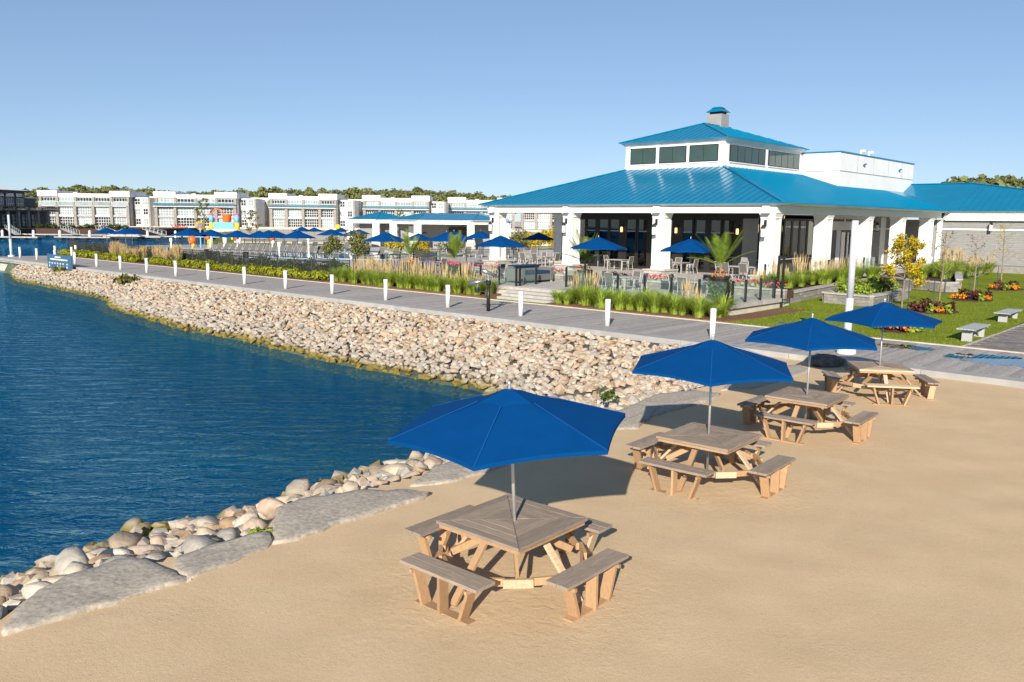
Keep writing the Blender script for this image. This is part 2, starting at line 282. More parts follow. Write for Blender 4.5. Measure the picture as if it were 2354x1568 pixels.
def struct(o): o['kind'] = 'structure'; return o
def stuff(o): o['kind'] = 'stuff'; return o
def abstruct(name, mb, m, smooth=False):
    o = put(name, mb.mesh(name, m, smooth), None, (0, 0, 0), RZ); return struct(o)
def copy_tree(o, parent=None, loc=None, rz=None, label=None, sc=None):
    c = o.copy(); COL.objects.link(c)
    if parent is not None: c.parent = parent
    if loc is not None: c.location = loc
    if rz is not None: c.rotation_euler = (0, 0, rz)
    if label: c['label'] = label
    if sc: c.scale = (sc, sc, sc) if not hasattr(sc, '__len__') else sc
    for ch in list(KIDS(o)): copy_tree(ch, c)
    return c
def KIDS(o): return [x for x in o.children]
def unit(v): v = Vector(v); return v.normalized()
_O = ['', 'second ', 'third ', 'fourth ', 'fifth ', 'sixth ', 'seventh ', 'eighth ', 'ninth ', 'tenth ', 'eleventh ', 'twelfth ', 'thirteenth ', 'fourteenth ', 'fifteenth ', 'sixteenth ', 'seventeenth ', 'eighteenth ', 'nineteenth ', 'twentieth ']
def nth(i):
    if i < 20: return _O[i] if i else 'first '
    return ['twenty-', 'thirty-', 'forty-', 'fifty-', 'sixty-', 'seventy-', 'eighty-'][(i+1)//10-2]+(_O[(i) % 10] if (i+1) % 10 > 1 else 'first ') if (i+1) % 10 else ['thirtieth ', 'fortieth ', 'fiftieth ', 'sixtieth ', 'seventieth ', 'eightieth '][(i+1)//10-3]
def leaves(n, r, size, seed, shell=.55, c=(0, 0, 0), up=.0, asp=1.6, lobes=None):
    "n leaf quads through an ellipsoid (or several lobes)"
    g = np.random.default_rng(seed); mb = MB(); L = lobes or [(c, r)]
    for i in range(n):
        cc, rr = L[i % len(L)]; d = g.normal(size=3); d /= np.linalg.norm(d); q = (shell+(1-shell)*g.random())*(.85+.3*g.random())
        p = Vector((cc[0]+d[0]*rr[0]*q, cc[1]+d[1]*rr[1]*q, cc[2]+d[2]*rr[2]*q)); nrm = Vector(d+g.normal(size=3)*.7+np.array((0, 0, up))).normalized()
        t = nrm.orthogonal().normalized(); b = nrm.cross(t); an = g.random()*6.3; t, b = t*math.cos(an)+b*math.sin(an), b*math.cos(an)-t*math.sin(an); s = size*(.6+.8*g.random())
        mb.add([p-t*s*asp/2, p+b*s*.5, p+t*s*asp/2, p-b*s*.5], [(0, 1, 2, 3)])
    return mb
# ================================================================== SETTING: terrain, lake, land
WL = [(-48, 79), (-41.3, 68.9), (-37.4, 65.1), (-31.4, 59.1), (-26.3, 53.6), (-24.7, 50.3), (-21.8, 46.5), (-18.3, 42.7), (-16.3, 40.2), (-14.6, 38.8), (-12.2, 36.8), (-6.9, 31.2), (-4.3, 29.1), (-2.6, 27.6), (-1.4, 26.6), (-.8, 25.9),
      (-.1, 24.4), (.1, 22.6), (-.3, 20.8), (-1, 19.5), (-1.8, 18.7), (-2.1, 18.4), (-2.9, 17.8), (-3.9, 16.4), (-4.6, 15.2), (-5.4, 14.5), (-6.4, 13.9), (-6.8, 13.1), (-7.05, 12.4), (-7.7, 11.8), (-8.8, 9.6), (-10, 6), (-11.5, 0), (-13, -12)]
def w2(a, b): p = W(a, b); return (p.x, p.y)
TL = [w2(-86, 25.75), w2(-60, 25.75), w2(-40, 25.75), w2(-20, 25.6), w2(-13.4, 25.3), (7.6, 24.6), (6.2, 22.7), (4.4, 21.1), (2.5, 18.8), (.7, 16.2), (-.35, 14.9), (-1.3, 14.2), (-2.5, 12.9), (-3.4, 12.), (-3.6, 11), (-4.25, 10.2), (-5.1, 9.9), (-5.5, 9.1), (-5.6, 8.2), (-6.4, 6), (-7.5, 3), (-9, -12)]
def dist_poly(P, L):
    d = np.full(len(P), 1e9)
    for (x0, y0), (x1, y1) in zip(L[:-1], L[1:]):
        e = np.array((x1-x0, y1-y0)); t = np.clip(((P-(x0, y0))@e)/(e@e), 0, 1); q = P-((x0, y0)+t[:, None]*e); d = np.minimum(d, np.hypot(q[:, 0], q[:, 1]))
    return d
def inside(P, L):
    r = np.zeros(len(P), bool); n = len(L)
    for i in range(n):
        x0, y0 = L[i]; x1, y1 = L[(i+1) % n]
        if y0 == y1: continue
        c = ((y0 > P[:, 1]) != (y1 > P[:, 1])) & (P[:, 0] < (x1-x0)*(P[:, 1]-y0)/(y1-y0)+x0); r ^= c
    return r
LAKE = WL+[(-400, -12), (-400, 300), (-48, 300)]
BANK = WL+TL[::-1]
def vnoise(P, s, seed):
    g = np.random.default_rng(seed).random((64, 64)); q = P/s; i = np.floor(q).astype(int); f = q-i; f = f*f*(3-2*f); a = g[i[:, 0] % 64, i[:, 1] % 64]; b = g[(i[:, 0]+1) % 64, i[:, 1] % 64]; c = g[i[:, 0] % 64, (i[:, 1]+1) % 64]; d = g[(i[:, 0]+1) % 64, (i[:, 1]+1) % 64]
    return (a*(1-f[:, 0])+b*f[:, 0])*(1-f[:, 1])+(c*(1-f[:, 0])+d*f[:, 0])*f[:, 1]-.5
def zone(P): return np.where(inside(P, LAKE), 2, np.where(inside(P, BANK), 1, 0))
def height(P):
    z = zone(P); dw = dist_poly(P, WL); dt = dist_poly(P, TL)
    land = -.15+.018*vnoise(P, 1.3, 1)+.014*vnoise(P, .55, 2)+.03*vnoise(P, 6., 3)
    bank = -1.3+(1.06)*np.power(dw/(dw+dt+1e-6), np.where(P[:, 1] < 24, 1.25, .75))
    lake = -1.3-np.minimum(.34*dw, 2.6)
    return np.where(z == 2, lake, np.where(z == 1, bank, land)), z
def terrain():
    xs = np.concatenate([np.arange(-62, -10, .5), np.arange(-10, 16, .16), np.arange(16, 40, .5)]); ys = np.concatenate([np.arange(1, 26, .16), np.arange(26, 84, .5)])
    X, Y = np.meshgrid(xs, ys); P = np.stack([X.ravel(), Y.ravel()], 1); Zh, zn = height(P)
    nx, ny = len(xs), len(ys); bb = P[:, 0]*E2[0]+P[:, 1]*E2[1]
    I = np.arange(nx*ny).reshape(ny, nx); F = np.stack([I[:-1, :-1], I[:-1, 1:], I[1:, 1:], I[1:, :-1]], -1).reshape(-1, 4)
    keep = (bb[F].min(1) < 26.6); F = F[keep]; fz = zn[F].max(1); res = []
    for k, (nm, m) in enumerate([('beach_sand', 'sand'), ('riprap_bank', 'rubble'), ('lake_bed', 'bed')]):
        f = F[(fz == k)]; u, inv = np.unique(f, return_inverse=True)
        me = bpy.data.meshes.new(nm); me.from_pydata(np.column_stack([P[u], Zh[u]]).tolist(), [], inv.reshape(-1, 4).tolist()); me.materials.append(MT[m]); me.polygons.foreach_set('use_smooth', [True]*len(me.polygons))
        res.append(struct(put(nm, me)))
    return res
SAND, BANKO, BED = terrain()
struct(MB().poly([(-900, -60, -1.3), (60, -60, -1.3), (60, 300, -1.3), (-900, 300, -1.3)]).build('lake_water', 'water'))
for _i, _z in enumerate((-1.5, -1.78, -2.2)): struct(MB().poly([(-900, -60, _z), (60, -60, _z), (60, 300, _z), (-900, 300, _z)]).build('deep_water', 'lake_depth%d' % _i))
struct(MB().poly([(-900, -60, -4), (60, -60, -4), (60, 300, -4), (-900, 300, -4)]).build('deep_lake_bed', 'bed'))
land = [w2(-95.2, 26.4), w2(60, 26.4), (900, -300), (2500, 2500), (-2500, 2500), (-2500, 284), (-95, 280), (-44, 118), (-50, 104), w2(-95.2, 41)]
struct(MB().prism(land, -3.2, -.07).build('ground', 'lawn'))
# sea wall of concrete blocks under the boardwalk end
def seawall():
    root = abstruct('sea_wall', MB().box(-94.6, -40, 26.3, 26.6, -3, -.2), 'concrete')
    for r in range(3):
        a = -94.8-(.6 if r % 2 else 0)
        while a < -44:
            l = 1.5; lo = max(a, -94.8)
            if a+l > -94.7: MB().box(lo, a+l-.012, 25.95+.02*((r*7+int(a*3)) % 3), 26.3, -1.75+r*.5, -1.75+r*.5+.49).build('block', 'concrete', root)
            a += l
    for r in range(3): MB().box(-94.9, -94.6, 26.3, 31.5, -1.75+r*.5, -1.26+r*.5).build('block', 'concrete', root)
seawall()
# boardwalk: edge beam, planks, inner kerb
def boardwalk():
    root = abstruct('boardwalk', MB().box(-95, 14, 26.2, 31.3, -.2, -.045), 'rubble')
    for i in range(28):
        a0 = -95.3+i*4.0
        MB().box(a0+.006, a0+3.994, 25.42, 25.98, -.17, .035).box(a0+.006, a0+3.994, 25.5, 25.98, -.34, -.172).build('edge_beam', 'fascia', root)
    MB().box(-95, 14, 31.36, 31.52, -.1, .03).build('kerb', 'concrete', root)
    base = MB().box(-.07, .07, -2.66, 2.66, -.04, 0).mesh('plank', 'plank'); rest = MB(); n = 0
    a = 2.4
    while a > -95:
        w = random.uniform(-.004, .004)
        if n < 300:
            o = put('plank', base, root, (a, 28.67+random.uniform(-.012, .012), w)); n += 1
        else: rest.box(a-.07, a+.07, 26.01, 31.33, -.04, w)
        a -= .152
    stuff(rest.build('far_planks', 'plank', root))
boardwalk()
# stones
def stone_meshes(sub, k, seed):
    import bmesh; out = []; g = np.random.default_rng(seed)
    for i in range(k):
        bm = bmesh.new(); bmesh.ops.create_icosphere(bm, subdivisions=sub, radius=1); V = np.array([v.co[:] for v in bm.verts]); F = [tuple(v.index for v in f.verts) for f in bm.faces]; bm.free()
        r = np.ones(len(V))
        for _ in range(13):
            d = g.normal(size=3); d /= np.linalg.norm(d); lim = .52+.34*g.random(); h = V@d*r; r = np.where(h > lim, r*(lim+(h-lim)*.12)/np.maximum(h, 1e-6), r)
        r *= 1+.05*np.sin(V@g.normal(size=3)*4+1)
        out.append((V*r[:, None]*np.array((1.12, .9, .72)), F))
    return out
def stones():
    hi = stone_meshes(2, 9, 3); lo = stone_meshes(1, 12, 4)
    himesh = []
    for V, F in hi:
        me = bpy.data.meshes.new('stone'); me.from_pydata(V.tolist(), [], F); me.materials.append(MT['stone']); me.polygons.foreach_set('use_smooth', [True]*len(me.polygons)); himesh.append(me)
    g = np.random.default_rng(11); L = []
    for s, x0, x1, y0, y1, tag_ in [(.27, -58, 10, 24, 84, 0), (.27, -10, 8, 3, 24.5, 1)]:
        xs = np.arange(x0, x1, s); ys = np.arange(y0, y1, s*.9); X, Y = np.meshgrid(xs, ys); X = X+(np.arange(len(ys)) % 2)[:, None]*s*.5
        P = np.stack([X.ravel(), Y.ravel()], 1)+g.uniform(-.1, .1, (X.size, 2)); Zh, zn = height(P); dw = dist_poly(P, WL); dt = dist_poly(P, TL); bb = P[:, 0]*E2[0]+P[:, 1]*E2[1]
        ok = (((zn == 1) & (dt > .12)) | ((zn == 2) & (dw < (1.0 if tag_ == 0 else 2.2)) & (g.random(len(P)) < (1-dw*.35)))) & (bb < 25.8)
        for (x, y), z, d in zip(P[ok], Zh[ok], dw[ok]):
            r = g.uniform(.105, .20)*(1.12 if tag_ else 1.)*(1.5 if g.random() < (.14 if tag_ else .05) else 1.)
            L.append((x, y, z+(r*.3+(.06 if g.random() < .2 else 0) if z > -1.3 else (-r*.35 if not tag_ else -r*.8-.12)), r))
    L.sort(key=lambda q: -q[3]/math.hypot(q[0], q[1])*(1 if q[2] > -1.45 else .2))
    for x, y, z, r in L[:300]:
        put('stone', himesh[g.integers(9)], BANKO, (x, y, z), rot=(g.uniform(-.45, .45), g.uniform(-.45, .45), g.uniform(0, 6.28)), sc=(r*g.uniform(.85, 1.35), r*g.uniform(.85, 1.15), r*g.uniform(.8, 1.15)))
    AV, AF, n = [], [], 0
    for x, y, z, r in L[300:]:
        V, F = lo[g.integers(12)]; t = g.uniform(0, 6.28); u = g.uniform(-.5, .5); c, s = math.cos(t), math.sin(t); cu, su = math.cos(u), math.sin(u)
        q = V*np.array((r*g.uniform(.85, 1.4), r*g.uniform(.85, 1.15), r*g.uniform(.8, 1.2))); q = np.stack([q[:, 0]*cu-q[:, 2]*su, q[:, 1], q[:, 0]*su+q[:, 2]*cu], 1)
        AV.append(np.stack([q[:, 0]*c-q[:, 1]*s+x, q[:, 0]*s+q[:, 1]*c+y, q[:, 2]+z], 1)); AF.append(np.array(F)+n); n += len(V)
    me = bpy.data.meshes.new('far_stones'); me.from_pydata(np.concatenate(AV).tolist(), [], np.concatenate(AF).tolist()); me.materials.append(MT['stone'])
    stuff(put('far_stones', me, BANKO))
    return himesh
HIM = stones()
# flat ledge slabs between sand and boulders
def slab(pts, label, top=-.105, thick=.5, seed=1, tilt=(0, 0)):
    g = np.random.default_rng(seed); P = []
    n = len(pts)
    for i in range(n):
        p = np.array(pts[i]); q = np.array(pts[(i+1) % n]); m = max(2, int(np.linalg.norm(q-p)/.16))
        for k in range(m): P.append(p+(q-p)*k/m+g.normal(size=2)*.022)
    P = np.array(P); c = P.mean(0); N = len(P); v = []; f = []
    rings = [(1.02, -thick), (1.012, -.05), (1.0, -.012), (.975, 0), (.8, .004), (.5, .008), (.2, .01)]
    for s, dz in rings:
        q = c+(P-c)*s; zz = top+dz+.03*vnoise(q, .45, seed+5)+.03*vnoise(q, .18, seed+6)+(q-c)@np.array(tilt)
        v += [(x-c[0], y-c[1], z-top) for (x, y), z in zip(q, zz)]
    v.append((0, 0, .01)); R = len(rings)
    for j in range(R-1): f += [(j*N+i, j*N+(i+1) % N, (j+1)*N+(i+1) % N, (j+1)*N+i) for i in range(N)]
    f += [((R-1)*N+i, (R-1)*N+(i+1) % N, R*N) for i in range(N)]
    mb = MB(); mb.add(v, f); o = put('ledge_slab', mb.mesh('ledge_slab', 'slab', True), None, (c[0], c[1], top)); tag(o, label, 'rock slab', 'flat limestone slabs along the shore'); return o
slab([(-5.27, 8.1), (-5.41, 8.35), (-5.49, 8.8), (-5.47, 9.07), (-5.38, 9.53), (-5.14, 9.76), (-4.99, 10.), (-4.79, 10.1), (-4.45, 9.83), (-4.1, 9.61), (-3.85, 9.43), (-4.05, 9.26), (-4.46, 8.83), (-4.85, 8.47)], 'large grey limestone slab at the bottom left corner of the beach', seed=2)
slab([(-4.24, 9.84), (-4.26, 10.11), (-3.97, 10.44), (-3.67, 10.75), (-3.51, 10.91), (-3.32, 10.9), (-3.2, 10.63), (-3.32, 10.29), (-3.6, 9.8), (-3.85, 9.43), (-4.03, 9.62)], 'small flat limestone slab with rounded boulders piled behind it', seed=3, top=-.11)
slab([(-3.17, 10.6), (-3.42, 11.49), (-3.47, 11.82), (-3.26, 12.34), (-2.64, 12.68), (-2.32, 12.76), (-1.65, 12.84), (-1.25, 12.7), (-1.41, 12.4), (-1.97, 11.78), (-2.47, 11.29), (-2.88, 10.7)], 'longest grey limestone slab beside the weed, left of nearest umbrella', seed=4, top=-.095)
slab([(-1.63, 13.09), (-1.34, 14.12), (-.91, 14.68), (-.35, 14.7), (.05, 14.5), (-.5, 13.76), (-1.04, 13.27)], 'limestone slab ending at the nearest umbrella shadow', seed=5, top=-.11)
slab([(.2, 14.9), (.5, 15.9), (1.1, 16.9), (2.1, 17.6), (2.0, 16.7), (1.2, 15.6)], 'limestone slab hidden mostly behind the nearest blue canopy', seed=15, top=-.1)
slab([(2.09, 16.9), (2.3, 17.94), (2.38, 18.5), (3.78, 20.65), (4.74, 21.08), (5.36, 20.73), (5.1, 20.17), (4.09, 19.09), (3.16, 18.17), (2.66, 17.09)], 'broad pale ledge slab between boulders and second umbrella shadow', seed=6, top=-.11)
slab([(5.46, 21.12), (6.2, 22.64), (7.7, 24.5), (8.9, 25.2), (8.9, 24.2), (7.5, 22.5), (6.3, 21.4)], 'pale ledge slab under third umbrella shadow near the boardwalk', seed=7, top=-.115)
for i, (a0, a1, b0, b1) in enumerate([(-19.5, -14, 24.6, 25.9), (-25.3, -20, 24.4, 25.9), (-30.5, -25.8, 24.7, 25.95), (-36.5, -31.2, 24.8, 25.95), (-42, -37, 25, 25.95), (-48, -42.6, 25.1, 26)]):
    pts = [w2(a0, b0+.3), w2((a0+a1)/2, b0), w2(a1-.3, b0+.15), w2(a1, b1), w2((a0+a1)/2, b1+.1), w2(a0+.1, b1)]
    slab(pts, f'flat stone ledge tucked under the boardwalk edge, {nth(i)}from the near end', seed=20+i, top=-.33, tilt=(0, 0))
# weeds among the stones
def weed(x, y, z, s, label, m='leaf', n=90):
    root = thing('weed', label, 'weed', (x, y, z)); leaves(n, (s, s*.8, s*.45), .13*s+.05, abs(int(x*10+y)), .2, (0, 0, s*.3), .6).build('foliage', m, root); MB().cyl((0, 0, -.1), (0, 0, s*.3), .01).build('stem', 'bark', root)
weed(-3.45, 10.95, -.22, .22, 'bright green weed growing beside the longest limestone slab', 'ornamental')
weed(2.35, 19.8, -.1, .3, 'low green weed among boulders left of second umbrella shadow')
p = W(-73.5, 24.9); weed(p.x, p.y, -.55, .9, 'dry green weeds growing behind the blue signboard', 'leaf_olive', 200)
p = W(-59.5, 24.4); weed(p.x, p.y, -.55, 1.0, 'green weeds sprawling over the riprap below the far wall', 'leaf_olive', 260)
# boulder at the foot of the boardwalk, umbrella shade put into its dark colour
_me = HIM[2].copy(); _me.materials[0] = MT['shaded_rock']; o = put('boulder', _me, None, W(-9.9, 25.0, .02), rot=(.1, .2, .4), sc=(.66, .5, .46)); tag(o, 'dark rounded boulder in shade at the foot of the light pole', 'boulder')
# lit up puddles on the boardwalk
def puddle(a0, a1, b0, b1, label, seed):
    g = np.random.default_rng(seed); mb = MB(); a = a0; n = 0
    while a < a1:
        t = (a-a0)/(a1-a0); h = math.sin(math.pi*min(1, max(0, t)))**.5; lo = b0+(b1-b0)*(.5-.5*h*g.uniform(.6, 1)); hi = b0+(b1-b0)*(.5+.5*h*g.uniform(.6, 1))
        mb.box(a-.066, a+.066, lo, hi, .0025, .0065); a += .152
    c = ((a0+a1)/2, (b0+b1)/2); o = put('puddle', mb.mesh('puddle', 'puddle_water', False, (c[0], c[1], 0)), None, W(*c), RZ); tag(o, label, 'puddle', 'rain puddles on the boardwalk'); o['kind'] = 'stuff'
puddle(-10.16, -8.2, 29.3, 30.7, 'small rain puddle on the boardwalk planks nearest the lawn', 1)
puddle(-7.73, -4.5, 27.9, 30.5, 'large rain puddle on the boardwalk mirroring the blue sky', 2)
# ================================================================== picnic tables
def rot2(x, y, t): return (x*math.cos(t)-y*math.sin(t), x*math.sin(t)+y*math.cos(t))
def picnic_table(loc, rz, label, pale=False):
    root = thing('picnic_table', label, 'picnic table', loc, rz, 'square picnic tables on the sand')
    S = .655; rings = [.655, .527, .399, .271, .143, .02]
    top = MB().box(-.5, .5, -.5, .5, .70, .716).build('tabletop', 'cedar', root)
    for q in range(4):
        t = q*math.pi/2
        for i in range(5):
            ro, ri = rings[i], rings[i+1]+.006; e = .005
            pts = [rot2(*p, t) for p in [(-ro+e, -ro), (ro-e, -ro), (ri-e, -ri), (-ri+e, -ri)]]
            c = np.mean(pts, 0); mb = MB().prism([(x-c[0], y-c[1]) for x, y in pts], 0, .038)
            m = 'pine_and_glare' if (pale and q == 0) else ('timber' if q % 2 == 0 else 'timber_y')  # front quadrant: sun glare put into a lighter plank colour
            put('plank', mb.mesh('plank', m), top, (c[0], c[1], .722+random.uniform(-.003, .002)))
        # apron under the edge
        a0 = rot2(-.62, -.615, t); a1 = rot2(.62, -.615, t)
        MB().beam((*a0, .695), (*a1, .695), .036, .05).build('apron', 'cedar', root)
    for q in range(4):
        t = q*math.pi/2; P = lambda x, y, z: (*rot2(x, y, t), z); wm = 'timber' if q % 2 == 0 else 'timber_y'
        if pale and q == 0: wm = 'pine_and_glare'  # front bench carries the same painted sun glare
        bench = MB().beam(P(-.5, -1.137, .42), P(.5, -1.137, .42), .04, .03).build('bench', 'cedar', root)
        for sx in (-1, 1): MB().beam(P(sx*.43, -1.28, .385), P(sx*.43, -.98, .385), .036, .04).build('batten', 'cedar', bench)
        for y0 in (-1.06, -1.215):
            c = rot2(0, y0, t); dx, dy = (.6, .0725) if q % 2 == 0 else (.0725, .6)
            put('plank', MB().box(-dx, dx, -dy, dy, 0, .038).mesh('plank', wm), bench, (c[0], c[1], .437+random.uniform(-.002, .003)))
        for sx in (-1, 1): MB().beam(P(sx*.44, -1.17, .43), P(sx*.27, -1.17, -.06), .04, .14, (*rot2(0, 1, t), 0)).build('leg', 'cedar' if sx > 0 else ('pine_and_glare' if q == 1 else 'cedar'), bench)
        MB().beam(P(0, -1.19, .43), P(0, -1.19, -.06), .04, .14, (*rot2(0, 1, t), 0)).build('leg', 'cedar', bench)
        MB().beam(P(-.42, -1.17, -.005), P(.42, -1.17, -.005), .12, .035).build('skid', 'cedar', bench)
        # slanted strut from under the table top to the bench middle
        MB().beam(P(0, -.42, .70), P(0, -1.03, .02), .09, .038, (*rot2(0, 1, t), 0)).build('strut', 'cedar' if q % 2 else 'pine_and_glare', root)
        # corner block and the two rails of the ring under the table
        d = .74/math.sqrt(2)*1.18
        c = Vector(P(d, -d, .33)); tang = Vector((*rot2(1, 1, t), 0)).normalized()
        MB().beam(c-tang*.17, c+tang*.17, .04, .1).build('corner_block', 'pine_and_glare' if q == 3 else 'cedar', root)
        MB().beam(c-tang*.15-Vector((*rot2(.03, -.03, t), 0)), P(.06, -1.0, .33), .038, .09).build('rail', 'cedar', root)
        MB().beam(c+tang*.15-Vector((*rot2(.03, -.03, t), 0)), P(1.0, -.06, .33), .038, .09).build('rail', 'cedar', root)
        MB().beam(P(.05, -.05, .66), P(.52, -.52, .36), .038, .085).build('brace', 'cedar', root)
    return root
ZS = -.15
TB = [((.03, 9.62, ZS), rad(49.5), 'weathered square picnic table nearest the camera', False), ((3.38, 13.72, ZS), rad(50.5), 'weathered square picnic table second from the camera', False),
      ((6.25, 17.12, ZS), rad(50), 'weathered square picnic table third from the camera', False), ((9.42, 20.85, ZS), rad(-9), 'square picnic table with sun-glared front boards beside the boardwalk, farthest of the row', True)]
for a in TB: picnic_table(*a)
# ================================================================== umbrellas
def canopy_mesh(R, n, zr, zt, name, m, rv=.0, sag=.022, hem=.07):
    "octagon or hexagon cloth: taut ribs, slightly hollow panels, scalloped rim and a short hem"
    mb = MB(); K = 6; J = 6; rows = []
    for j in range(K+1):
        u = rv+(1-rv)*j/K; row = []
        for i in range(n):
            for k in range(J):
                s = k/J; t0, t1 = 2*math.pi*i/n, 2*math.pi*(i+1)/n; p0 = Vector((math.cos(t0), math.sin(t0))); p1 = Vector((math.cos(t1), math.sin(t1))); p = p0.lerp(p1, s); w = 4*s*(1-s)
                x, y = p*R*u*(1-sag*.9*w*u); z = zt-(zt-zr)*(u**1.12)-sag*.35*R*w*u*(1-u)*.8+.02*R*w*u*u
                row.append((x, y, z))
        rows.append(row)
    rows.append([(x*1.003, y*1.003, z-hem) for x, y, z in rows[-1]])
    N = n*J; v = [p for r in rows for p in r]; f = [(j*N+i, j*N+(i+1) % N, (j+1)*N+(i+1) % N, (j+1)*N+i) for j in range(len(rows)-1) for i in range(N)]
    mb.add(v, f)
    if rv < .02: mb.add([(0, 0, zt+.002)]+rows[0], [(0, 1+i, 1+(i+1) % N) for i in range(N)])
    return mb.mesh(name, m, False)
def umbrella(name, label, loc, rz, R=1.42, n=6, zr=1.72, zt=2.32, base=0., group=None, stand=False, tilt=(0, 0), vent='canvas', mast=.021):
    root = thing(name, label, 'umbrella', loc, rz, group); root.rotation_euler = (tilt[0], tilt[1], rz)
    MB().cyl((0, 0, base), (0, 0, zt+.06), mast, n=10).build('pole', 'alu', root, True)
    cn = put('canopy', canopy_mesh(R, n, zr, zt, 'canopy', 'canvas', .06, hem=.045), root)
    put('vent', canopy_mesh(R*.27, n, zt-.10, zt+.045, 'vent', vent, 0., .10, .02), cn)
    for i in range(n):
        t = 2*math.pi*i/n; c, s = math.cos(t), math.sin(t)
        MB().beam((c*.06, s*.06, zt-.075), (c*R*.985, s*R*.985, zr-.045), .014, .02).beam((c*.03, s*.03, zt-.52), (c*R*.5, s*R*.5, zt-.5*(zt-zr)-.06), .012, .014).build('rib', 'alu', root)
        MB().beam((c*R*.27, s*R*.27, zt-.20*(zt-zr)+.012), (c*R, s*R, zr+.004), .014, .006).build('seam', 'canvas_seam', cn)
    MB().lathe([(.02, zt+.03), (.028, zt+.05), (.018, zt+.075), (.024, zt+.095), (.02, zt+.12), (.006, zt+.135)], 8).build('finial', 'alu', root, True)
    if stand: MB().lathe([(.30, base), (.30, base+.05), (.06, base+.08), (.04, base+.35)], 16).build('base', 'alu', root)
    return root
G0 = 'blue umbrellas over the picnic tables'
umbrella('beach_umbrella', 'blue umbrella leaning left over the nearest picnic table', (.09, 9.6, ZS), rad(15), 1.45, 6, 1.94, 2.36, group=G0, tilt=(rad(1.5), rad(-3.2)))
umbrella('beach_umbrella', 'blue umbrella over the second nearest picnic table', (3.38, 13.75, ZS), rad(16), 1.45, 6, 1.94, 2.36, group=G0, tilt=(rad(.6), rad(-.5)))
umbrella('beach_umbrella', 'blue umbrella over the third picnic table', (6.25, 17.15, ZS), rad(8), 1.45, 6, 1.94, 2.36, group=G0, tilt=(0, rad(.4)))
umbrella('beach_umbrella', 'blue umbrella over the farthest picnic table beside the boardwalk', (9.42, 20.85, ZS), rad(-4), 1.45, 6, 1.94, 2.36, group=G0)
# ================================================================== clubhouse
ZF = .8          # terrace floor
HB = abthing('clubhouse', 'white clubhouse with bright blue hipped metal roof and clerestory tower', 'building', -33, 60, 0)
EV = 5.35
def column(a, b, root, z0=1.2, z1=4.75, w=.43, ped=True, zf=ZF):
    m = MB().box(a-w+.05, a+w-.05, b-w+.05, b+w-.05, z0, z1)
    for sa in (-1, 1):
        for sb in (-1, 1): m.box(a+sa*(w-.06)-.06, a+sa*(w-.06)+.06, b+sb*(w-.06)-.06, b+sb*(w-.06)+.06, z0, z1-.003)
    c = m.build('column', 'white', root)
    MB().prism([(a-w-.02, b-w-.02), (a+w+.02, b-w-.02), (a+w+.02, b+w+.02), (a-w-.02, b+w+.02)], z1-.30, z1-.22).prism([(a-w-.01, b-w-.01), (a+w+.01, b-w-.01), (a+w+.01, b+w+.01), (a-w-.01, b+w+.01)], z1-.22, z1-.002, [(a-w-.09, b-w-.09), (a+w+.09, b-w-.09), (a+w+.09, b+w+.09), (a-w-.09, b+w+.09)]).build('capital', 'white', c)
    MB().box(a-w-.02, a+w+.02, b-w-.02, b+w+.02, z0, z0+.16).build('plinth', 'white', c)
    if ped:
        p = MB().box(a-.74, a+.74, b-.74, b+.74, zf-.3, z0-.09).build('pedestal', 'block', root)
        MB().box(a-.83, a+.83, b-.83, b+.83, z0-.09, z0).build('cap_stone', 'cap_stone', p)
        for r in range(2):
            h0 = zf-.02+r*(z0-.09-zf+.02)/2; h1 = h0+(z0-.09-zf+.02)/2-.012
            for k in range(3):
                x = -.74+(k-.5*(r % 2))*.5; x0, x1 = max(-.75, x), min(.75, x+.49)
                if x1-x0 > .1: MB().box(a+x0, a+x1, b-.765, b-.735, h0, h1).build('brick', 'cap_stone', p); MB().box(a+.735, a+.765, b+x0, b+x1, h0, h1).build('brick', 'cap_stone', p)
    return c
CF = [-43.55, -36.45, -29.1, -21.75]
for a in CF: column(a, 45.5, HB)
CR = [52.95, 60.15, 67.05, 74.0]
for b in CR[:2]: column(-21.75, b, HB, z0=1.0, ped=True, zf=ZF-.1)
for b in CR[2:]: column(-21.75, b, HB, z0=1.0)
for b in (53, 60.5): column(-43.55, b, HB)
# frieze beams
def beamset(a0, a1, b0, b1, nm='frieze'):
    MB().box(a0, a1, b0, b1, 4.75, 4.95).build(nm, 'white', HB); MB().box(a0-.03, a1+.03, b0-.03, b1+.03, 4.95, 5.17).build('frieze_band', 'white', HB)
beamset(-44.1, -21.2, 44.98, 45.98); beamset(-22.25, -21.22, 46.02, 75.9); beamset(-44.08, -43.05, 46.02, 66)
def crown(pts, z0, z1, d0, d1, nm):   # sloped cornice moulding along the outside of a line
    m = MB()
    for (p, q, n) in pts:
        m.add([(p[0]+n[0]*d0, p[1]+n[1]*d0, z0), (q[0]+n[0]*d0, q[1]+n[1]*d0, z0), (q[0]+n[0]*d1, q[1]+n[1]*d1, z1), (p[0]+n[0]*d1, p[1]+n[1]*d1, z1), (p[0], p[1], z1), (q[0], q[1], z1)], [(0, 1, 2, 3), (3, 2, 5, 4)])
    return m.build(nm, 'white', HB)
MB().prism([(-44.12, 44.96), (-21.18, 44.96), (-21.18, 75.9), (-44.12, 75.9)], 5.172, 5.31, [(-44.6, 44.66), (-20.66, 44.66), (-20.66, 76.5), (-44.6, 76.5)]).build('cornice', 'white', HB)
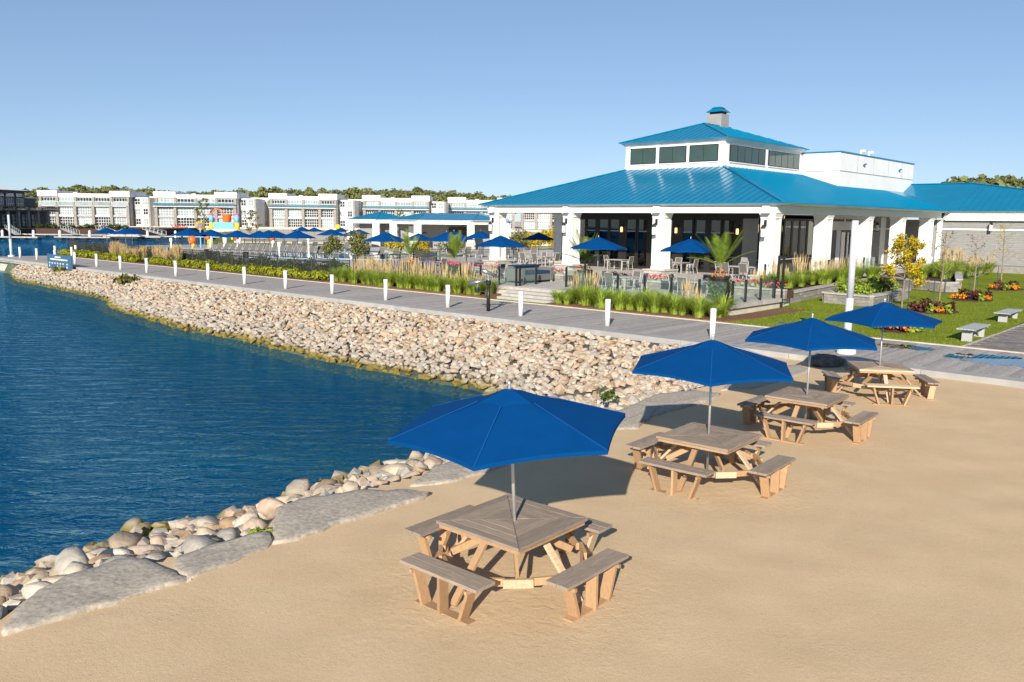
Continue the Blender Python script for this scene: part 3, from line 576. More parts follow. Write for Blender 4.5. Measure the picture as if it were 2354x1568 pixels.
# porch ceiling
MB().box(-43.1, -22.2, 45.95, 50.5, 4.80, 4.88).build('porch_ceiling', 'ceiling', HB); MB().box(-25, -22.2, 50.52, 76, 4.80, 4.88).build('porch_ceiling', 'ceiling', HB); MB().box(-43.1, -40.2, 50.52, 66, 4.80, 4.88).build('porch_ceiling', 'ceiling', HB)
# main roof
def seams(root, p0, p1, q0, q1, step, name='seam', m='roof', h=.045, w=.035):
    "standing seams from the eave line p0-p1 up to the top line q0-q1, parallel to the fall line"
    p0, p1, q0, q1 = map(Vector, (p0, p1, q0, q1)); d = (p1-p0); L = d.length; d.normalize(); n = (q0-p0).cross(d).normalized()
    if n.z < 0: n = -n
    up = n.cross(d).normalized(); up = up if up.z > 0 else -up
    H = (q0-p0).dot(up); s0 = (q0-p0).dot(d); s1 = (q1-p0).dot(d); k = step*.5
    while k < L:
        t = 1.
        if k < s0 and s0 > 0: t = k/s0
        elif k > s1: t = (L-k)/max(1e-6, L-s1)
        if t > .03:
            e = p0+d*k; MB().beam(e+n*.012, e+up*H*min(1, t)+n*.012, w, h, n).build(name, m, root)
        k += step
A0, A1, B0, T0, T1, TB0, TB1 = -44.7, -20.6, 44.6, -37.3, -29.0, 53.0, 65.4
ZT = 8.08
rf = MB(); rf.poly([(A0, B0, EV), (A1, B0, EV), (T1, TB0, ZT), (T0, TB0, ZT)])
rf.poly([(A1, B0, EV), (A1, 90, EV), (T1, 90, ZT), (T1, TB0, ZT)]); rf.poly([(A0, 74, EV), (A0, B0, EV), (T0, TB0, ZT), (T0, 74, ZT)]); rf.poly([(T0, TB1, ZT), (T1, TB1, ZT), (T1, 90, ZT), (T0, 90, ZT)])
ROOF = rf.build('roof', 'roof', HB)
seams(ROOF, (A0, B0, EV), (A1, B0, EV), (T0, TB0, ZT), (T1, TB0, ZT), .52)
seams(ROOF, (A1, B0, EV), (A1, 76.5, EV), (T1, TB0, ZT), (T1, 76.5, ZT), .62)
seams(ROOF, (A0, 66, EV), (A0, B0, EV), (T0, 66, ZT), (T0, TB0, ZT), .62)
for nm, p, q in [('hip_cap', (A1, B0, EV+.02), (T1, TB0, ZT+.03)), ('hip_cap', (A0, B0, EV+.02), (T0, TB0, ZT+.03))]: MB().beam(p, q, .26, .05).build(nm, 'roof', ROOF)
MB().beam((A0-.03, B0-.03, EV-.02), (A1+.03, B0-.03, EV-.02), .05, .09).build('gutter', 'roof', ROOF); MB().beam((A1+.03, B0+.03, EV-.02), (A1+.03, 76.3, EV-.02), .05, .09).build('gutter', 'roof', ROOF); MB().beam((A0-.03, B0+.03, EV-.02), (A0-.03, 70, EV-.02), .05, .09).build('gutter', 'roof', ROOF)
# clerestory tower
CT = MB().box(T0, T1, TB0, TB1, 7.6, 9.88).build('clerestory', 'white', HB)
MB().box(T0-.06, T1+.06, TB0-.06, TB1+.06, 8.06, 8.26).build('trim', 'white', CT); MB().prism([(T0-.05, TB0-.05), (T1+.05, TB0-.05), (T1+.05, TB1+.05), (T0-.05, TB1+.05)], 9.78, 10.03, [(T0-.36, TB0-.36), (T1+.36, TB0-.36), (T1+.36, TB1+.36), (T0-.36, TB1+.36)]).build('cornice', 'white', CT)
for x in (T0+.16, -34.47, -31.92, T1-.16): MB().box(x-.16 if x in (T0+.16, T1-.16) else x-.14, x+.14 if x not in (T0+.16, T1-.16) else x+.16, TB0-.035, TB0, 8.27, 9.77).build('pilaster', 'white', CT)
for x0, x1 in [(-36.83, -34.66), (-34.28, -32.08), (-31.75, -29.55)]:
    w = MB().box(x0-.05, x1+.05, TB0-.05, TB0-.01, 8.43, 9.62).build('window', 'dark', CT)
    for k in range(2): l = (x1-x0)/2; MB().box(x0+k*l+.02, x0+(k+1)*l-.02, TB0-.062, TB0-.052, 8.49, 9.56).build('pane', 'pane_cler', w)
    MB().box(x0-.1, x1+.1, TB0-.1, TB0-.004, 8.36, 8.42).build('sill', 'white', w)
for y0, y1 in [(53.65, 59.0), (59.6, 64.95)]:
    w = MB().box(T1+.01, T1+.05, y0-.05, y1+.05, 8.43, 9.60).build('window', 'dark', CT)
    for k in range(5): l = (y1-y0)/5; MB().box(T1+.052, T1+.062, y0+k*l+.05, y0+(k+1)*l-.05, 8.49, 9.54).build('pane', 'pane_cler', w)
    MB().box(T1+.004, T1+.1, y0-.1, y1+.1, 8.36, 8.42).build('sill', 'white', w)
U0, U1, V0, V1, ZU, ZR = T0-.42, T1+.42, TB0-.42, TB1+.42, 10.05, 11.62
am = (U0+U1)/2; UR = MB(); R0, R1 = (am, V0+4.57, ZR), (am, V1-4.57, ZR)
UR.poly([(U0, V0, ZU), (U1, V0, ZU), R0]); UR.poly([(U1, V0, ZU), (U1, V1, ZU), R1, R0]); UR.poly([(U1, V1, ZU), (U0, V1, ZU), R1]); UR.poly([(U0, V1, ZU), (U0, V0, ZU), R0, R1])
UR = UR.build('tower_roof', 'roof', HB)
seams(UR, (U0, V0, ZU), (U1, V0, ZU), R0, R0, .52); seams(UR, (U1, V0, ZU), (U1, V1, ZU), R0, R1, .62)
MB().beam((U1, V0, ZU+.02), (*R0[:2], ZR+.03), .2, .05).build('hip_cap', 'roof', UR); MB().beam((U0, V0, ZU+.02), (*R0[:2], ZR+.03), .2, .05).build('hip_cap', 'roof', UR); MB().beam((*R0[:2], ZR+.02), (*R1[:2], ZR+.02), .2, .05).build('ridge_cap', 'roof', UR)
MB().beam((U0, V0-.02, ZU-.02), (U1, V0-.02, ZU-.02), .04, .06).build('gutter', 'roof', UR); MB().beam((U1+.02, V0, ZU-.02), (U1+.02, V1, ZU-.02), .04, .06).build('gutter', 'roof', UR)
ch = MB().box(-34.2, -32.95, 59.4, 60.6, 11.2, 12.55).build('chimney', 'siding', HB)
MB().box(-34.05, -33.1, 59.55, 60.45, 12.55, 12.72).build('vent', 'dark', ch)
MB().prism([(-34.3, 59.3), (-32.85, 59.3), (-32.85, 60.7), (-34.3, 60.7)], 12.72, 13.02, [(-33.95, 59.65), (-33.2, 59.65), (-33.2, 60.35), (-33.95, 60.35)]).prism([(-34.0, 59.6), (-33.15, 59.6), (-33.15, 60.4), (-34.0, 60.4)], 13.02, 13.14, [(-33.85, 59.75), (-33.3, 59.75), (-33.3, 60.25), (-33.85, 60.25)]).build('cap', 'roof', ch)
# white roof enclosure with its blue coping
bx = MB().box(-36.5, -26.0, 65.75, 83.3, 6.9, 9.72).build('roof_enclosure', 'condo_white', HB)
MB().box(-36.56, -25.94, 65.69, 83.36, 9.722, 9.82).build('coping', 'roof', bx)
MB().box(-25.998, -25.975, 65.74, 83.28, 8.28, 8.33).build('joint', 'siding', bx); MB().box(-29.4, -26.05, 65.72, 65.748, 8.28, 8.33).build('joint', 'siding', bx)
for y in (69.4, 73, 76.6, 80.1): MB().box(-25.997, -25.985, y-.015, y+.015, 8.34, 9.71).build('joint', 'siding', bx)
for y in (70.6, 79.2): MB().box(-26.0, -25.8, y-.05, y+.05, 8.95, 9.02).box(-25.86, -25.75, y-.18, y+.18, 9.02, 9.1).build('floodlight', 'roof', bx)
for y in (75.3, 77.2): MB().cyl((-28, y, 9.7), (-28, y, 10.5), .11).cyl((-28, y, 10.5), (-27.6, y, 10.5), .13).build('vent_pipe', 'white', bx)
MB().box(-33, -30.6, 66.1, 68.2, 9.7, 10.05).build('roof_unit', 'condo_grey', bx)
# right wing
wr = MB(); WA0, WA1, WB0, WR = -20.6, -4, 76.3, 83.0; ZW = 7.9
wr.poly([(WA0-8, WB0, EV), (WA1, WB0, EV), (WA1-11.5, WR, ZW), (WA0-8, WR, ZW)]); wr.poly([(WA1, WB0, EV), (WA1, 89.7, EV), (WA1-11.5, WR, ZW)]); wr.poly([(WA1, 89.7, EV), (WA0-8, 89.7, EV), (WA0-8, WR, ZW), (WA1-11.5, WR, ZW)])
# keep the ridge end where it stands in the photograph
wr = MB(); RE = -20.9; wr.poly([(-28, WB0, EV+.02), (WA1, WB0, EV+.02), (RE, WR, ZW), (-28, WR, ZW)]); wr.poly([(WA1, WB0, EV+.02), (WA1, 89.7, EV+.02), (RE, WR, ZW)])
WROOF = wr.build('wing_roof', 'roof', HB)
seams(WROOF, (-20.4, WB0, EV+.02), (WA1, WB0, EV+.02), (-27, WR, ZW), (RE, WR, ZW), .56)
MB().beam((WA1, WB0, EV+.04), (RE, WR, ZW+.03), .24, .05).build('hip_cap', 'roof', WROOF); MB().beam((-28, WR, ZW+.02), (RE, WR, ZW+.02), .24, .05).build('ridge_cap', 'roof', WROOF)
MB().beam((-20.5, WB0-.03, EV-.0), (WA1, WB0-.03, EV), .05, .09).build('gutter', 'roof', WROOF)
MB().box(-21.1, -4.3, 76.65, 77.1, 4.55, 4.8).build('frieze', 'white', HB); MB().box(-21.1, -4.2, 76.58, 77.1, 4.8, 5.17).build('frieze_band', 'white', HB); MB().prism([(-21.2, 76.55), (-4.2, 76.55), (-4.2, 77.1), (-21.2, 77.1)], 5.172, 5.33, [(-21.2, 76.36), (-4.0, 76.36), (-4.0, 77.1), (-21.2, 77.1)]).build('cornice', 'white', HB)
ww = MB().box(-25, -4.5, 77.0, 77.3, .2, 4.6).build('wing_wall', 'siding', HB)
for k in range(24):
    z = .4+k*.145
    if abs(z-3.8) > .11: MB().box(-21.7, -4.6, 76.955, 76.998, z, z+.132).build('clapboard', 'siding', ww)
MB().box(-21.7, -4.6, 76.93, 76.998, 3.76, 3.9).build('band', 'white', ww); MB().box(-21.75, -21.35, 76.9, 77.0, 1.0, 4.55).build('corner_board', 'white', ww)
for k in range(5): z = 3.93+k*.13; MB().box(-21.7, -4.6, 76.955, 76.998, z, z+.12).build('clapboard', 'siding', ww)
# glazed walls
GW = MB().box(-40.0, -24.99, 50.45, 50.6, 4.46, 4.8).build('glazed_wall', 'dark', HB)
def glazing(x0, x1, horiz, fixed, z0, z1, nm='door', muntin=True, root=GW):
    "one door leaf in the plane b=fixed (horiz) or a=fixed"
    def B(u0, u1, d0, d1, w0, w1): return MB().box(u0, u1, fixed+d0, fixed+d1, w0, w1) if horiz else MB().box(fixed-d1, fixed-d0, u0, u1, w0, w1)
    f = B(x0, x0+.11, 0, .07, z0, z1); f.add(*[(q.v, q.f) for q in [B(x1-.11, x1, 0, .07, z0, z1)]][0]); f.add(*[(q.v, q.f) for q in [B(x0+.11, x1-.11, 0, .07, z1-.14, z1)]][0]); f.add(*[(q.v, q.f) for q in [B(x0+.11, x1-.11, 0, .07, z0, z0+.2)]][0])
    d = f.build(nm, 'dark', root)
    B(x0+.11, x1-.11, .03, .04, z0+.2, z1-.14).build('pane', 'glass', d)
    if muntin: B(x0+.11, x1-.11, .015, .055, 3.46, 3.53).build('muntin', 'condo_grey', d)
    return d
for x0, x1 in [(-39.98, -39.02), (-38.98, -38.02), (-37.85, -36.87), (-36.83, -35.86), (-35.35, -34.38), (-34.34, -33.38), (-31.85, -31.28), (-30.64, -29.73), (-29.64, -28.72), (-28.5, -27.59), (-27.52, -26.58)]: glazing(x0, x1, True, 50.45, ZF, 4.46)
for x0, x1 in [(-38.02, -37.85), (-35.86, -35.35), (-33.38, -31.85), (-31.28, -30.64), (-28.72, -28.5), (-26.58, -26.1)]: MB().box(x0, x1, 50.45, 50.56, ZF, 4.455).build('panel', 'dark', GW)
MB().box(-26.1, -25.02, 50.5, 50.56, ZF, 4.455).build('panel', 'siding', GW)
for i, y in enumerate(np.arange(50.7, 60.6, 1.24)): glazing(y, y+1.2, False, -25, 1.75, 4.5, 'window', False)
MB().box(-25.06, -24.98, 50.62, 60.9, ZF, 1.75).build('bar_front', 'dark', GW); MB().box(-25.2, -24.55, 50.62, 60.9, 1.75, 1.80).build('bar_top', 'condo_grey', GW)
# entrance wall, then grey siding wall on the long side
EW = MB().box(-25.3, -25.02, 60.95, 70.9, 3.7, 4.8).build('entrance_wall', 'condo_white', HB)
MB().box(-25.3, -25.02, 60.95, 61.6, ZF, 3.7).build('pier', 'siding', EW); MB().box(-25.3, -25.0, 63.5, 64.3, ZF, 3.7).build('pier', 'condo_white', EW); MB().box(-25.2, -25.02, 61.6, 63.5, ZF, 3.7).build('panel', 'dark', EW)
for y in (64.35, 65.55, 66.75, 67.95): glazing(y, y+1.15, False, -25, ZF, 3.68, 'door', False, EW)
MB().box(-25.3, -25.02, 69.15, 70.9, ZF, 3.7).build('pier', 'siding', EW)
for i in range(11):      # dark raised letters, too small to read
    if i != 6: MB().box(-25.02, -24.985, 62.7+i*.36, 62.7+i*.36+.24, 4.36, 4.36+.16+.04*(i % 2)).build('letter', 'dark', EW)
SW = MB().box(-25.3, -25.02, 70.92, 77, .4, 4.8).build('side_wall', 'siding', HB)
for k in range(30):
    z = .5+k*.145
    if abs(z-3.78) > .11: MB().box(-25.02, -24.975, 70.95, 76.9, z, z+.132).build('clapboard', 'siding', SW)
MB().box(-25.02, -24.95, 70.95, 76.9, 3.72, 3.86).build('band', 'white', SW); MB().box(-25.02, -24.94, 72.7, 73.9, ZF, 4.75).build('corner_board', 'white', SW)
for i in range(4): MB().box(-24.972, -24.95, 74.3+i*.36, 74.3+i*.36+.25, 2.6, 2.86).build('letter', 'cap_stone', SW)
# room behind the glass
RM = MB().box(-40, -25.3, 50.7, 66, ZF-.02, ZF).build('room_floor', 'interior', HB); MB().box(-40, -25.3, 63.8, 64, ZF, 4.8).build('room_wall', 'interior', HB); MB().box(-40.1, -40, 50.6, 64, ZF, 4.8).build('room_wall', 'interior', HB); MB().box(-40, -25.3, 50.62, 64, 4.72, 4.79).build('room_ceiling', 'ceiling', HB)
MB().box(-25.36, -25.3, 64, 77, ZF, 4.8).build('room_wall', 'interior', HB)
for x in (-38.6, -36.2, -33.8, -31.4, -29, -26.8):
    w = MB().box(x-.8, x+.8, 63.72, 63.79, 1.2, 4.2).build('back_window', 'pane_sky', HB)
    MB().box(x-.04, x+.04, 63.68, 63.718, 1.2, 4.2).build('muntin', 'dark', w)
# lanterns on columns, speakers under the frieze
def lantern(a, b, z, na, nb, root):
    p = (a+na*.28, b+nb*.28); l = MB().box(a+na*.02-.06-abs(nb)*.0, a+na*.02+.06, b+nb*.02-.06, b+nb*.02+.06, z+.35, z+.72).beam((a, b, z+.5), (*p, z+.42), .035, .035).build('lantern', 'black', root)
    MB().lathe([(.16, z+.22), (.10, z+.34), (.035, z+.44)], 10, p).build('hood', 'black', l); MB().lathe([(.10, z-.28), (.125, z-.26), (.125, z+.2), (.11, z+.22)], 12, p).build('shade', 'lantern_glass', l); MB().lathe([(.13, z-.33), (.135, z-.28)], 12, p).build('rim', 'black', l)
for a in CF: lantern(a-.12, 45.06, 3.65, 0, -1, HB)
for b in CR[2:]: lantern(-25.02 if b < 70 else -24.95, b+4.2 if b < 70 else b+1.4, 3.9, 1, 0, HB)
lantern(-17.6, 76.9, 4.0, 0, -1, HB)
for a in CF: MB().prism([(a-.24, 44.62), (a+.24, 44.62), (a+.19, 44.95), (a-.19, 44.95)], 4.74, 5.16, [(a-.2, 44.72), (a+.2, 44.72), (a+.19, 44.95), (a-.19, 44.95)]).build('speaker', 'condo_white', HB)
for a in (-35.6, -31.0, -26.35):
    s = MB().box(a-.05, a+.05, 50.36, 50.45, 3.55, 4.0).build('sconce', 'black', HB); MB().lathe([(.07, 3.42), (.09, 3.44), (.09, 3.75), (.05, 3.8)], 10, (a, 50.28)).build('lamp', 'lamp_glow', s)
for b in (53.5, 57.5): MB().lathe([(.02, 4.7), (.02, 4.1), (.14, 3.95), (.14, 3.6), (.05, 3.55)], 10, (-26.5, b)).build('pendant', 'lamp_glow', HB)
# ================================================================== terraces, patio, pool deck
ps = abstruct('patio', MB().box(-47, -18.0, 33.9, 40.2, -.1, .50), 'concrete')
base = {}
for i in range(36):
    for j in range(8):
        a = -46.9+i*.8; b = 34.0+j*.8
        if a+.4 < -18.1: base.setdefault('m', MB().box(-.394, .394, -.394, .394, -.03, .05).mesh('flagstone', 'patio')); put('flagstone', base['m'], ps, (a+.4-.05, b+.35-.05, .503))
for i in range(18):
    a = -47+i*1.62
    if not (-31.2 < a+.8 < -27.2): MB().box(a+.01, a+1.6, 33.62, 33.93, .36, .545).build('lip_stone', 'cap_stone', ps)
for i in range(9): MB().box(-18.05, -17.72, 33.62+i*.62, 33.62+i*.62+.61, .36, .545).build('lip_stone', 'cap_stone', ps)
MB().box(-18.05, -17.85, 33.65, 39.2, -.2, .36).box(-47, -18.06, 33.7, 33.9, -.2, .36).build('edge_wall', 'concrete', ps)
st = abstruct('entry_steps', MB().box(-31.1, -27.0, 33.4, 34, -.1, .1), 'concrete')
for k in range(4): MB().box(-31.2, -26.95, 32.55+k*.36, 34.0, -.06+k*.15, .085+k*.15).build('step', 'cap_stone', st)
tr = abstruct('terrace', MB().box(-47, -20.9, 40.25, 78, -.1, ZF-.005), 'patio')
for i in range(33):
    for j in range(6):
        a = -46.9+i*.8; b = 40.35+j*.8; base.setdefault('t', MB().box(-.394, .394, -.394, .394, -.02, .02).mesh('flagstone', 'patio')); 
        if j > 2 or True: put('flagstone', base['t'], tr, (a+.35, b+.4, ZF-.003))
# flower troughs with pink blooms between patio and terrace
def trough(a0, a1, b0=38.75, b1=39.75, label='', flowers=True, i=0):
    t = abthing('flower_trough', label, 'flower trough', (a0+a1)/2, b0, .5, 'pink flower troughs along the terrace'); zt = .98
    MB().box(a0, a1, b0+.25, b1, .5, zt-.1).build('soil', 'soil', t)
    k = a0; r = 0
    for r in range(2):
        k = a0-(r*.35)
        while k < a1: MB().box(max(k, a0), min(k+.68, a1), b0, b0+.22, .5+r*.19, .5+r*.19+.183).build('brick', 'block', t) if min(k+.68, a1)-max(k, a0) > .1 else None; k += .7
    k = a0
    while k < a1-.05: MB().box(k, min(k+.9, a1)-.01, b0-.04, b0+.27, .885, zt).build('cap_stone', 'cap_stone', t); k += .9
    n = int((a1-a0)*48); c = ((a0+a1)/2, b0+.6, 1.06); r = ((a1-a0)/2, .36, .16)
    g = np.random.default_rng(40+i); lob = [((a0+.25+.5*q, b0+.62+g.uniform(-.1, .1), 1.05+g.uniform(-.04, .06)), (.3, .3, .15)) for q in range(max(1, int((a1-a0)/.5)))]
    leaves(n, r, .12, 50+i, .3, c, .5, 1.2, lob).build('foliage', 'pale_leaf', t); stuff(leaves(int(n*1.1), r, .11, 60+i, .5, c, 1., 1.1, [((p[0], p[1], p[2]+.1), (q[0], q[1], .13)) for p, q in lob]).build('blooms', 'pink', t))
for i, (a0, a1) in enumerate([(-44.5, -41.8), (-40.6, -37.6), (-35, -31.6), (-29, -26.9), (-26.2, -23.8), (-20.9, -17.6)]): trough(a0, a1, label=f'pink flowers in a low stone trough, {nth(i)}from the left along the terrace', i=i)
# ================================================================== boardwalk furniture
bm0 = None
for i in range(17):
    a = -14.97-4.74*i
    lab = f'white round bollard, {nth(i)}from the near end of the boardwalk row'
    if bm0 is None:
        bm0 = thing('bollard', lab, 'bollard', W(a, 27.05), 0, 'white bollards along the boardwalk edge')
        MB().cyl((0, 0, 0), (0, 0, .93), .105, n=18).build('post', 'bollard', bm0, True); MB().lathe([(.112, .935), (.112, 1.07), (.10, 1.085)], 18).build('lamp_cap', 'bollard', bm0); MB().lathe([(.098, .93), (.098, .936)], 18).build('joint', 'dark', bm0)
    else:
        c = copy_tree(bm0, loc=W(a, 27.05), label=lab)
for i, (a, b) in enumerate([(-92.8, 30.9), (-88.5, 31.0), (-97.6+4, 33.2)]):
    copy_tree(bm0, loc=W(a, b), label=['white round bollard on the far inner corner of the boardwalk end', 'white round bollard behind the top edge of the blue signboard', 'white round bollard beside the corner of the iron fence'][i])
def light_pole(a, b, label, h=4.3, r=.13):
    t = thing('light_pole', label, 'light pole', W(a, b)); MB().cyl((0, 0, 0), (0, 0, h*.42), r*1.05, n=18).build('mast', 'pole_grey', t, True); MB().cyl((0, 0, h*.42), (0, 0, h), r*.92, n=18).build('lamp_tube', 'pole_grey', t, True); MB().lathe([(r*2.6, 0), (r*2.6, .16), (r*1.1, .18)], 18).build('foot', 'bollard', t)
light_pole(-10.1, 27.1, 'tall white light pole rising behind the third and fourth beach umbrellas', 4.3, .115); light_pole(-94.3, 27.3, 'tall white light pole at the far end of the boardwalk', 4.2, .12)
def viewer(a, b):
    t = thing('viewing_telescope', 'black post with silver viewing telescope on the boardwalk', 'telescope', W(a, b), RZ)
    MB().cyl((0, 0, 0), (0, 0, 1.28), .085, n=14).build('post', 'black', t, True); MB().lathe([(.085, 1.2), (.13, 1.26), (.13, 1.40), (.10, 1.44)], 14).build('collar', 'black', t)
    MB().tube([(-.13, 0, 1.44), (-.15, 0, 1.58), (-.13, 0, 1.70)], .025).tube([(.13, 0, 1.44), (.15, 0, 1.58), (.13, 0, 1.70)], .025).beam((-.14, 0, 1.45), (.14, 0, 1.45), .04, .03).build('yoke', 'steel', t)
    MB().cyl((-.12, -.30, 1.90), (.16, .28, 1.66), .10, .075, 14).build('tube', 'steel', t, True)
    MB().beam((0, -.02, .92), (-.42, -.28, .92), .04, .04).build('arm', 'black', t); MB().lathe([(.10, .86), (.125, .90), (.125, 1.04), (.10, 1.1)], 12, (-.44, -.3)).build('pivot', 'black', t)
    MB().cyl((-.44, -.3, 1.1), (-.42, -.28, 1.28), .025).build('rod', 'steel', t); MB().cyl((-.78, -.56, 1.27), (-.10, -.05, 1.42), .10, .075, 14).build('lower_tube', 'steel', t, True)
viewer(-26.71, 27.3)
def sign():
    t = abthing('signboard', 'blue beach rules signboard on two posts above the riprap', 'sign', -74.4, 25.05, -.7)
    for a in (-77.0, -71.75): MB().box(a-.08, a+.08, 25.02, 25.12, -1.0, .98).build('post', 'sign', t)
    p = MB().box(-76.9, -71.85, 25.03, 25.09, -.22, .95).build('panel', 'sign', t)
    MB().box(-75.3, -74.0, 25.01, 25.028, .70, .79).build('lettering', 'white', p); MB().box(-76.4, -72.5, 25.01, 25.028, .50, .60).build('lettering', 'white', p)
    for k in range(7):
        a = -76.6+k*.62+(.25 if k == 6 else 0); MB().lathe([(.13, 0), (.13, .012)], 14).build('symbol', 'white' if k in (1, 2) else 'chair_red', p); q = p.children[-1]; q.rotation_euler = (rad(90), 0, 0); q.location = (a+74.4, 25.027-25.05, -.02+.7)
        if k not in (1, 2): MB().box(a-.09, a+.09, 25.003, 25.012, -.10, .05).build('pictogram', 'white', p)
        for j in range(2): MB().box(a-.16, a+.16, 25.015, 25.028, .17+j*.07, .205+j*.07).build('lettering', 'white', p)
sign()
def park_bench(a, b0, b1, label):
    t = abthing('park_bench', label, 'bench', a, (b0+b1)/2, .05, 'backless grey benches on the lawn'); m = (b0+b1)/2
    for k in range(5): x = a-.24+k*.12; MB().box(x-.054, x+.054, b0, b1, .46, .50).build('slat', 'condo_grey', t)
    MB().box(a-.28, a+.28, b0+.3, b0+.36, .41, .458).box(a-.28, a+.28, b1-.36, b1-.3, .41, .458).build('bearer', 'condo_grey', t)
    for b in (b0+.33, b1-.33):
        l = MB().box(a-.17, a+.17, b-.05, b+.05, .0, .41).build('leg', 'condo_grey', t)
    pts = [(a, b0+.4+(b1-b0-.8)*i/10, .10+.29*math.sin(math.pi*i/10)**.6) for i in range(11)]; MB().tube(pts, .035, 6).build('arch', 'condo_grey', t)
park_bench(-8.02, 32.7, 35.0, 'grey backless bench nearer the boardwalk on the lawn edge'); park_bench(-8.45, 39.9, 42.4, 'grey backless bench farther back on the lawn edge')
# ================================================================== lawn, path, beds
def lz(b): return .0+.010*max(0, b-31.5)
lw = MB(); bs = np.linspace(31.56, 78, 24)
for b0, b1 in zip(bs[:-1], bs[1:]): lw.poly([(-20.8, b0, lz(b0)), (-7.75, b0, lz(b0)), (-7.75, b1, lz(b1)), (-20.8, b1, lz(b1))])
abstruct('lawn', lw, 'lawn')
def lawn_blades():
    g = np.random.default_rng(5); mb = MB()
    for i in range(26000):
        u = g.random(); b = 31.6+22*u**1.6; a = g.uniform(-18, -7.8)
        if a < -17.4 and b < 40: continue
        h = g.uniform(.03, .075); t = g.uniform(0, 6.28); dx, dy = math.cos(t)*.012, math.sin(t)*.012; z = lz(b)-.01
        mb.add([(a-dx, b-dy, z), (a+dx, b+dy, z), (a+g.normal()*.03, b+g.normal()*.03, z+h)], [(0, 1, 2)])
    o = put('grass', mb.mesh('grass', 'blade'), None, (0, 0, 0), RZ); tag(stuff(o), 'short mown grass blades on the lawn', 'grass')
lawn_blades()
pv = abstruct('paver_path', MB().box(-7.7, 6, 31.56, 80, -.06, .0), 'rubble')
pm = MB().box(-.297, .297, -.197, .197, 0, .03).mesh('paver', 'paver'); rest = MB(); n = 0
for j in range(110):
    for i in range(12):
        a = -7.4+i*.6+(.3 if j % 2 else 0); b = 31.77+j*.4
        if a > 0: continue
        if n < 300: put('paver', pm, pv, (a, b, random.uniform(-.004, .003))); n += 1
        elif b < 62: rest.box(a-.297, a+.297, b-.197, b+.197, 0, .03)
stuff(rest.build('far_pavers', 'paver', pv)); MB().box(-7.78, -7.7, 31.56, 80, -.05, .045).build('edging', 'cap_stone', pv)
mb = MB().box(-46, -31.2, 31.54, 33.7, -.06, .09).box(-26.9, -17.5, 31.54, 33.7, -.06, .09)
# mulch beds: two separate beds of bark
abstruct('mulch_bed', MB().box(-46, -31.25, 31.54, 33.7, -.06, .10), 'mulch'); abstruct('mulch_bed', MB().prism([(-26.9, 31.54), (-17.0, 31.54), (-16.6, 33.6), (-16.3, 38.8), (-17.6, 40.4), (-17.75, 33.7), (-26.9, 33.7)], -.06, .075), 'mulch')
abstruct('planting_bed', MB().box(-95, -46.02, 31.54, 36.5, -.06, .12), 'soil')
# ornamental grasses
def tuft_meshes(seed, n, h, spread, w=.022, flop=1.):
    g = np.random.default_rng(seed); mb = MB()
    for i in range(n):
        t = g.uniform(0, 6.28); r0 = g.uniform(0, .14)*spread; L = h*g.uniform(.65, 1.15); lean = g.uniform(.15, .75)*flop; p = [Vector((math.cos(t)*r0, math.sin(t)*r0, 0))]
        for k in range(1, 4):
            s = k/3; out = lean*L*s*s*1.05; p.append(Vector((math.cos(t)*(r0+out), math.sin(t)*(r0+out), L*s*(1-.38*lean*s))))
        sd_ = Vector((-math.sin(t), math.cos(t), 0))*w
        mb.add([p[0]-sd_*.5, p[0]+sd_*.5, p[1]+sd_*.5, p[1]-sd_*.5, p[2]+sd_*.4, p[2]-sd_*.4, p[3]], [(0, 1, 2, 3), (3, 2, 4, 5), (5, 4, 6)])
    return mb
def plume_meshes(seed, n, h, spread=.2, w=.016):
    g = np.random.default_rng(seed); mb = MB()
    for i in range(n):
        t = g.uniform(0, 6.28); r0 = g.uniform(0, spread); L = h*g.uniform(.78, 1.1); o = g.uniform(.02, .16)*L; b = Vector((math.cos(t)*r0, math.sin(t)*r0, .1)); e = Vector((math.cos(t)*(r0+o), math.sin(t)*(r0+o), L)); m = b.lerp(e, .62); sx = Vector((math.cos(t+1.5), math.sin(t+1.5), 0)); sy = Vector((math.cos(t), math.sin(t), 0))
        for s in (sx, sy): mb.add([b-s*w*.3, b+s*w*.3, m+s*w*.3, m-s*w*.3, m.lerp(e, .35)+s*w*1.1, m.lerp(e, .35)-s*w*1.1, e], [(0, 1, 2, 3), (3, 2, 4, 5), (5, 4, 6)])
    return mb
TUFT = [tuft_meshes(70+i, 300, .95, 1.7, .026, 1.25).mesh('foliage', 'ornamental') for i in range(3)]; PLUM = [plume_meshes(80+i, 24, 1.5, .3, .016).mesh('plumes', 'plume') for i in range(3)]
TALL = [tuft_meshes(90+i, 220, .95, 1.2, flop=.55).mesh('foliage', 'ornamental') for i in range(2)]; TPLUM = [plume_meshes(95+i, 130, 1.75, .34).mesh('plumes', 'plume') for i in range(2)]
def grass_clump(a, b, z, label, group, k, s=1., plume=True, tall=False):
    t = thing('ornamental_grass', label, 'ornamental grass', W(a, b, z), random.uniform(0, 6.28), group); put('foliage', (TALL if tall else TUFT)[k % (2 if tall else 3)], t, sc=s)
    if plume: put('plumes', (TPLUM if tall else PLUM)[k % (2 if tall else 3)], t, sc=s*random.uniform(.9, 1.1))
def row(a0, a1, step, bs, z, where, group, plume, s=1., tall=False):
    L = []
    a = a0
    while a <= a1:
        for b in bs: L.append((a+random.uniform(-.28, .28), b+random.uniform(-.22, .22)))
        a += step
    L.sort()
    for i, (a, b) in enumerate(L): grass_clump(a, b, z, f'{where}, {nth(i)}clump counting from the left', group, i, s*random.uniform(.68, 1.2), plume(i, a, b) if callable(plume) else plume, tall)
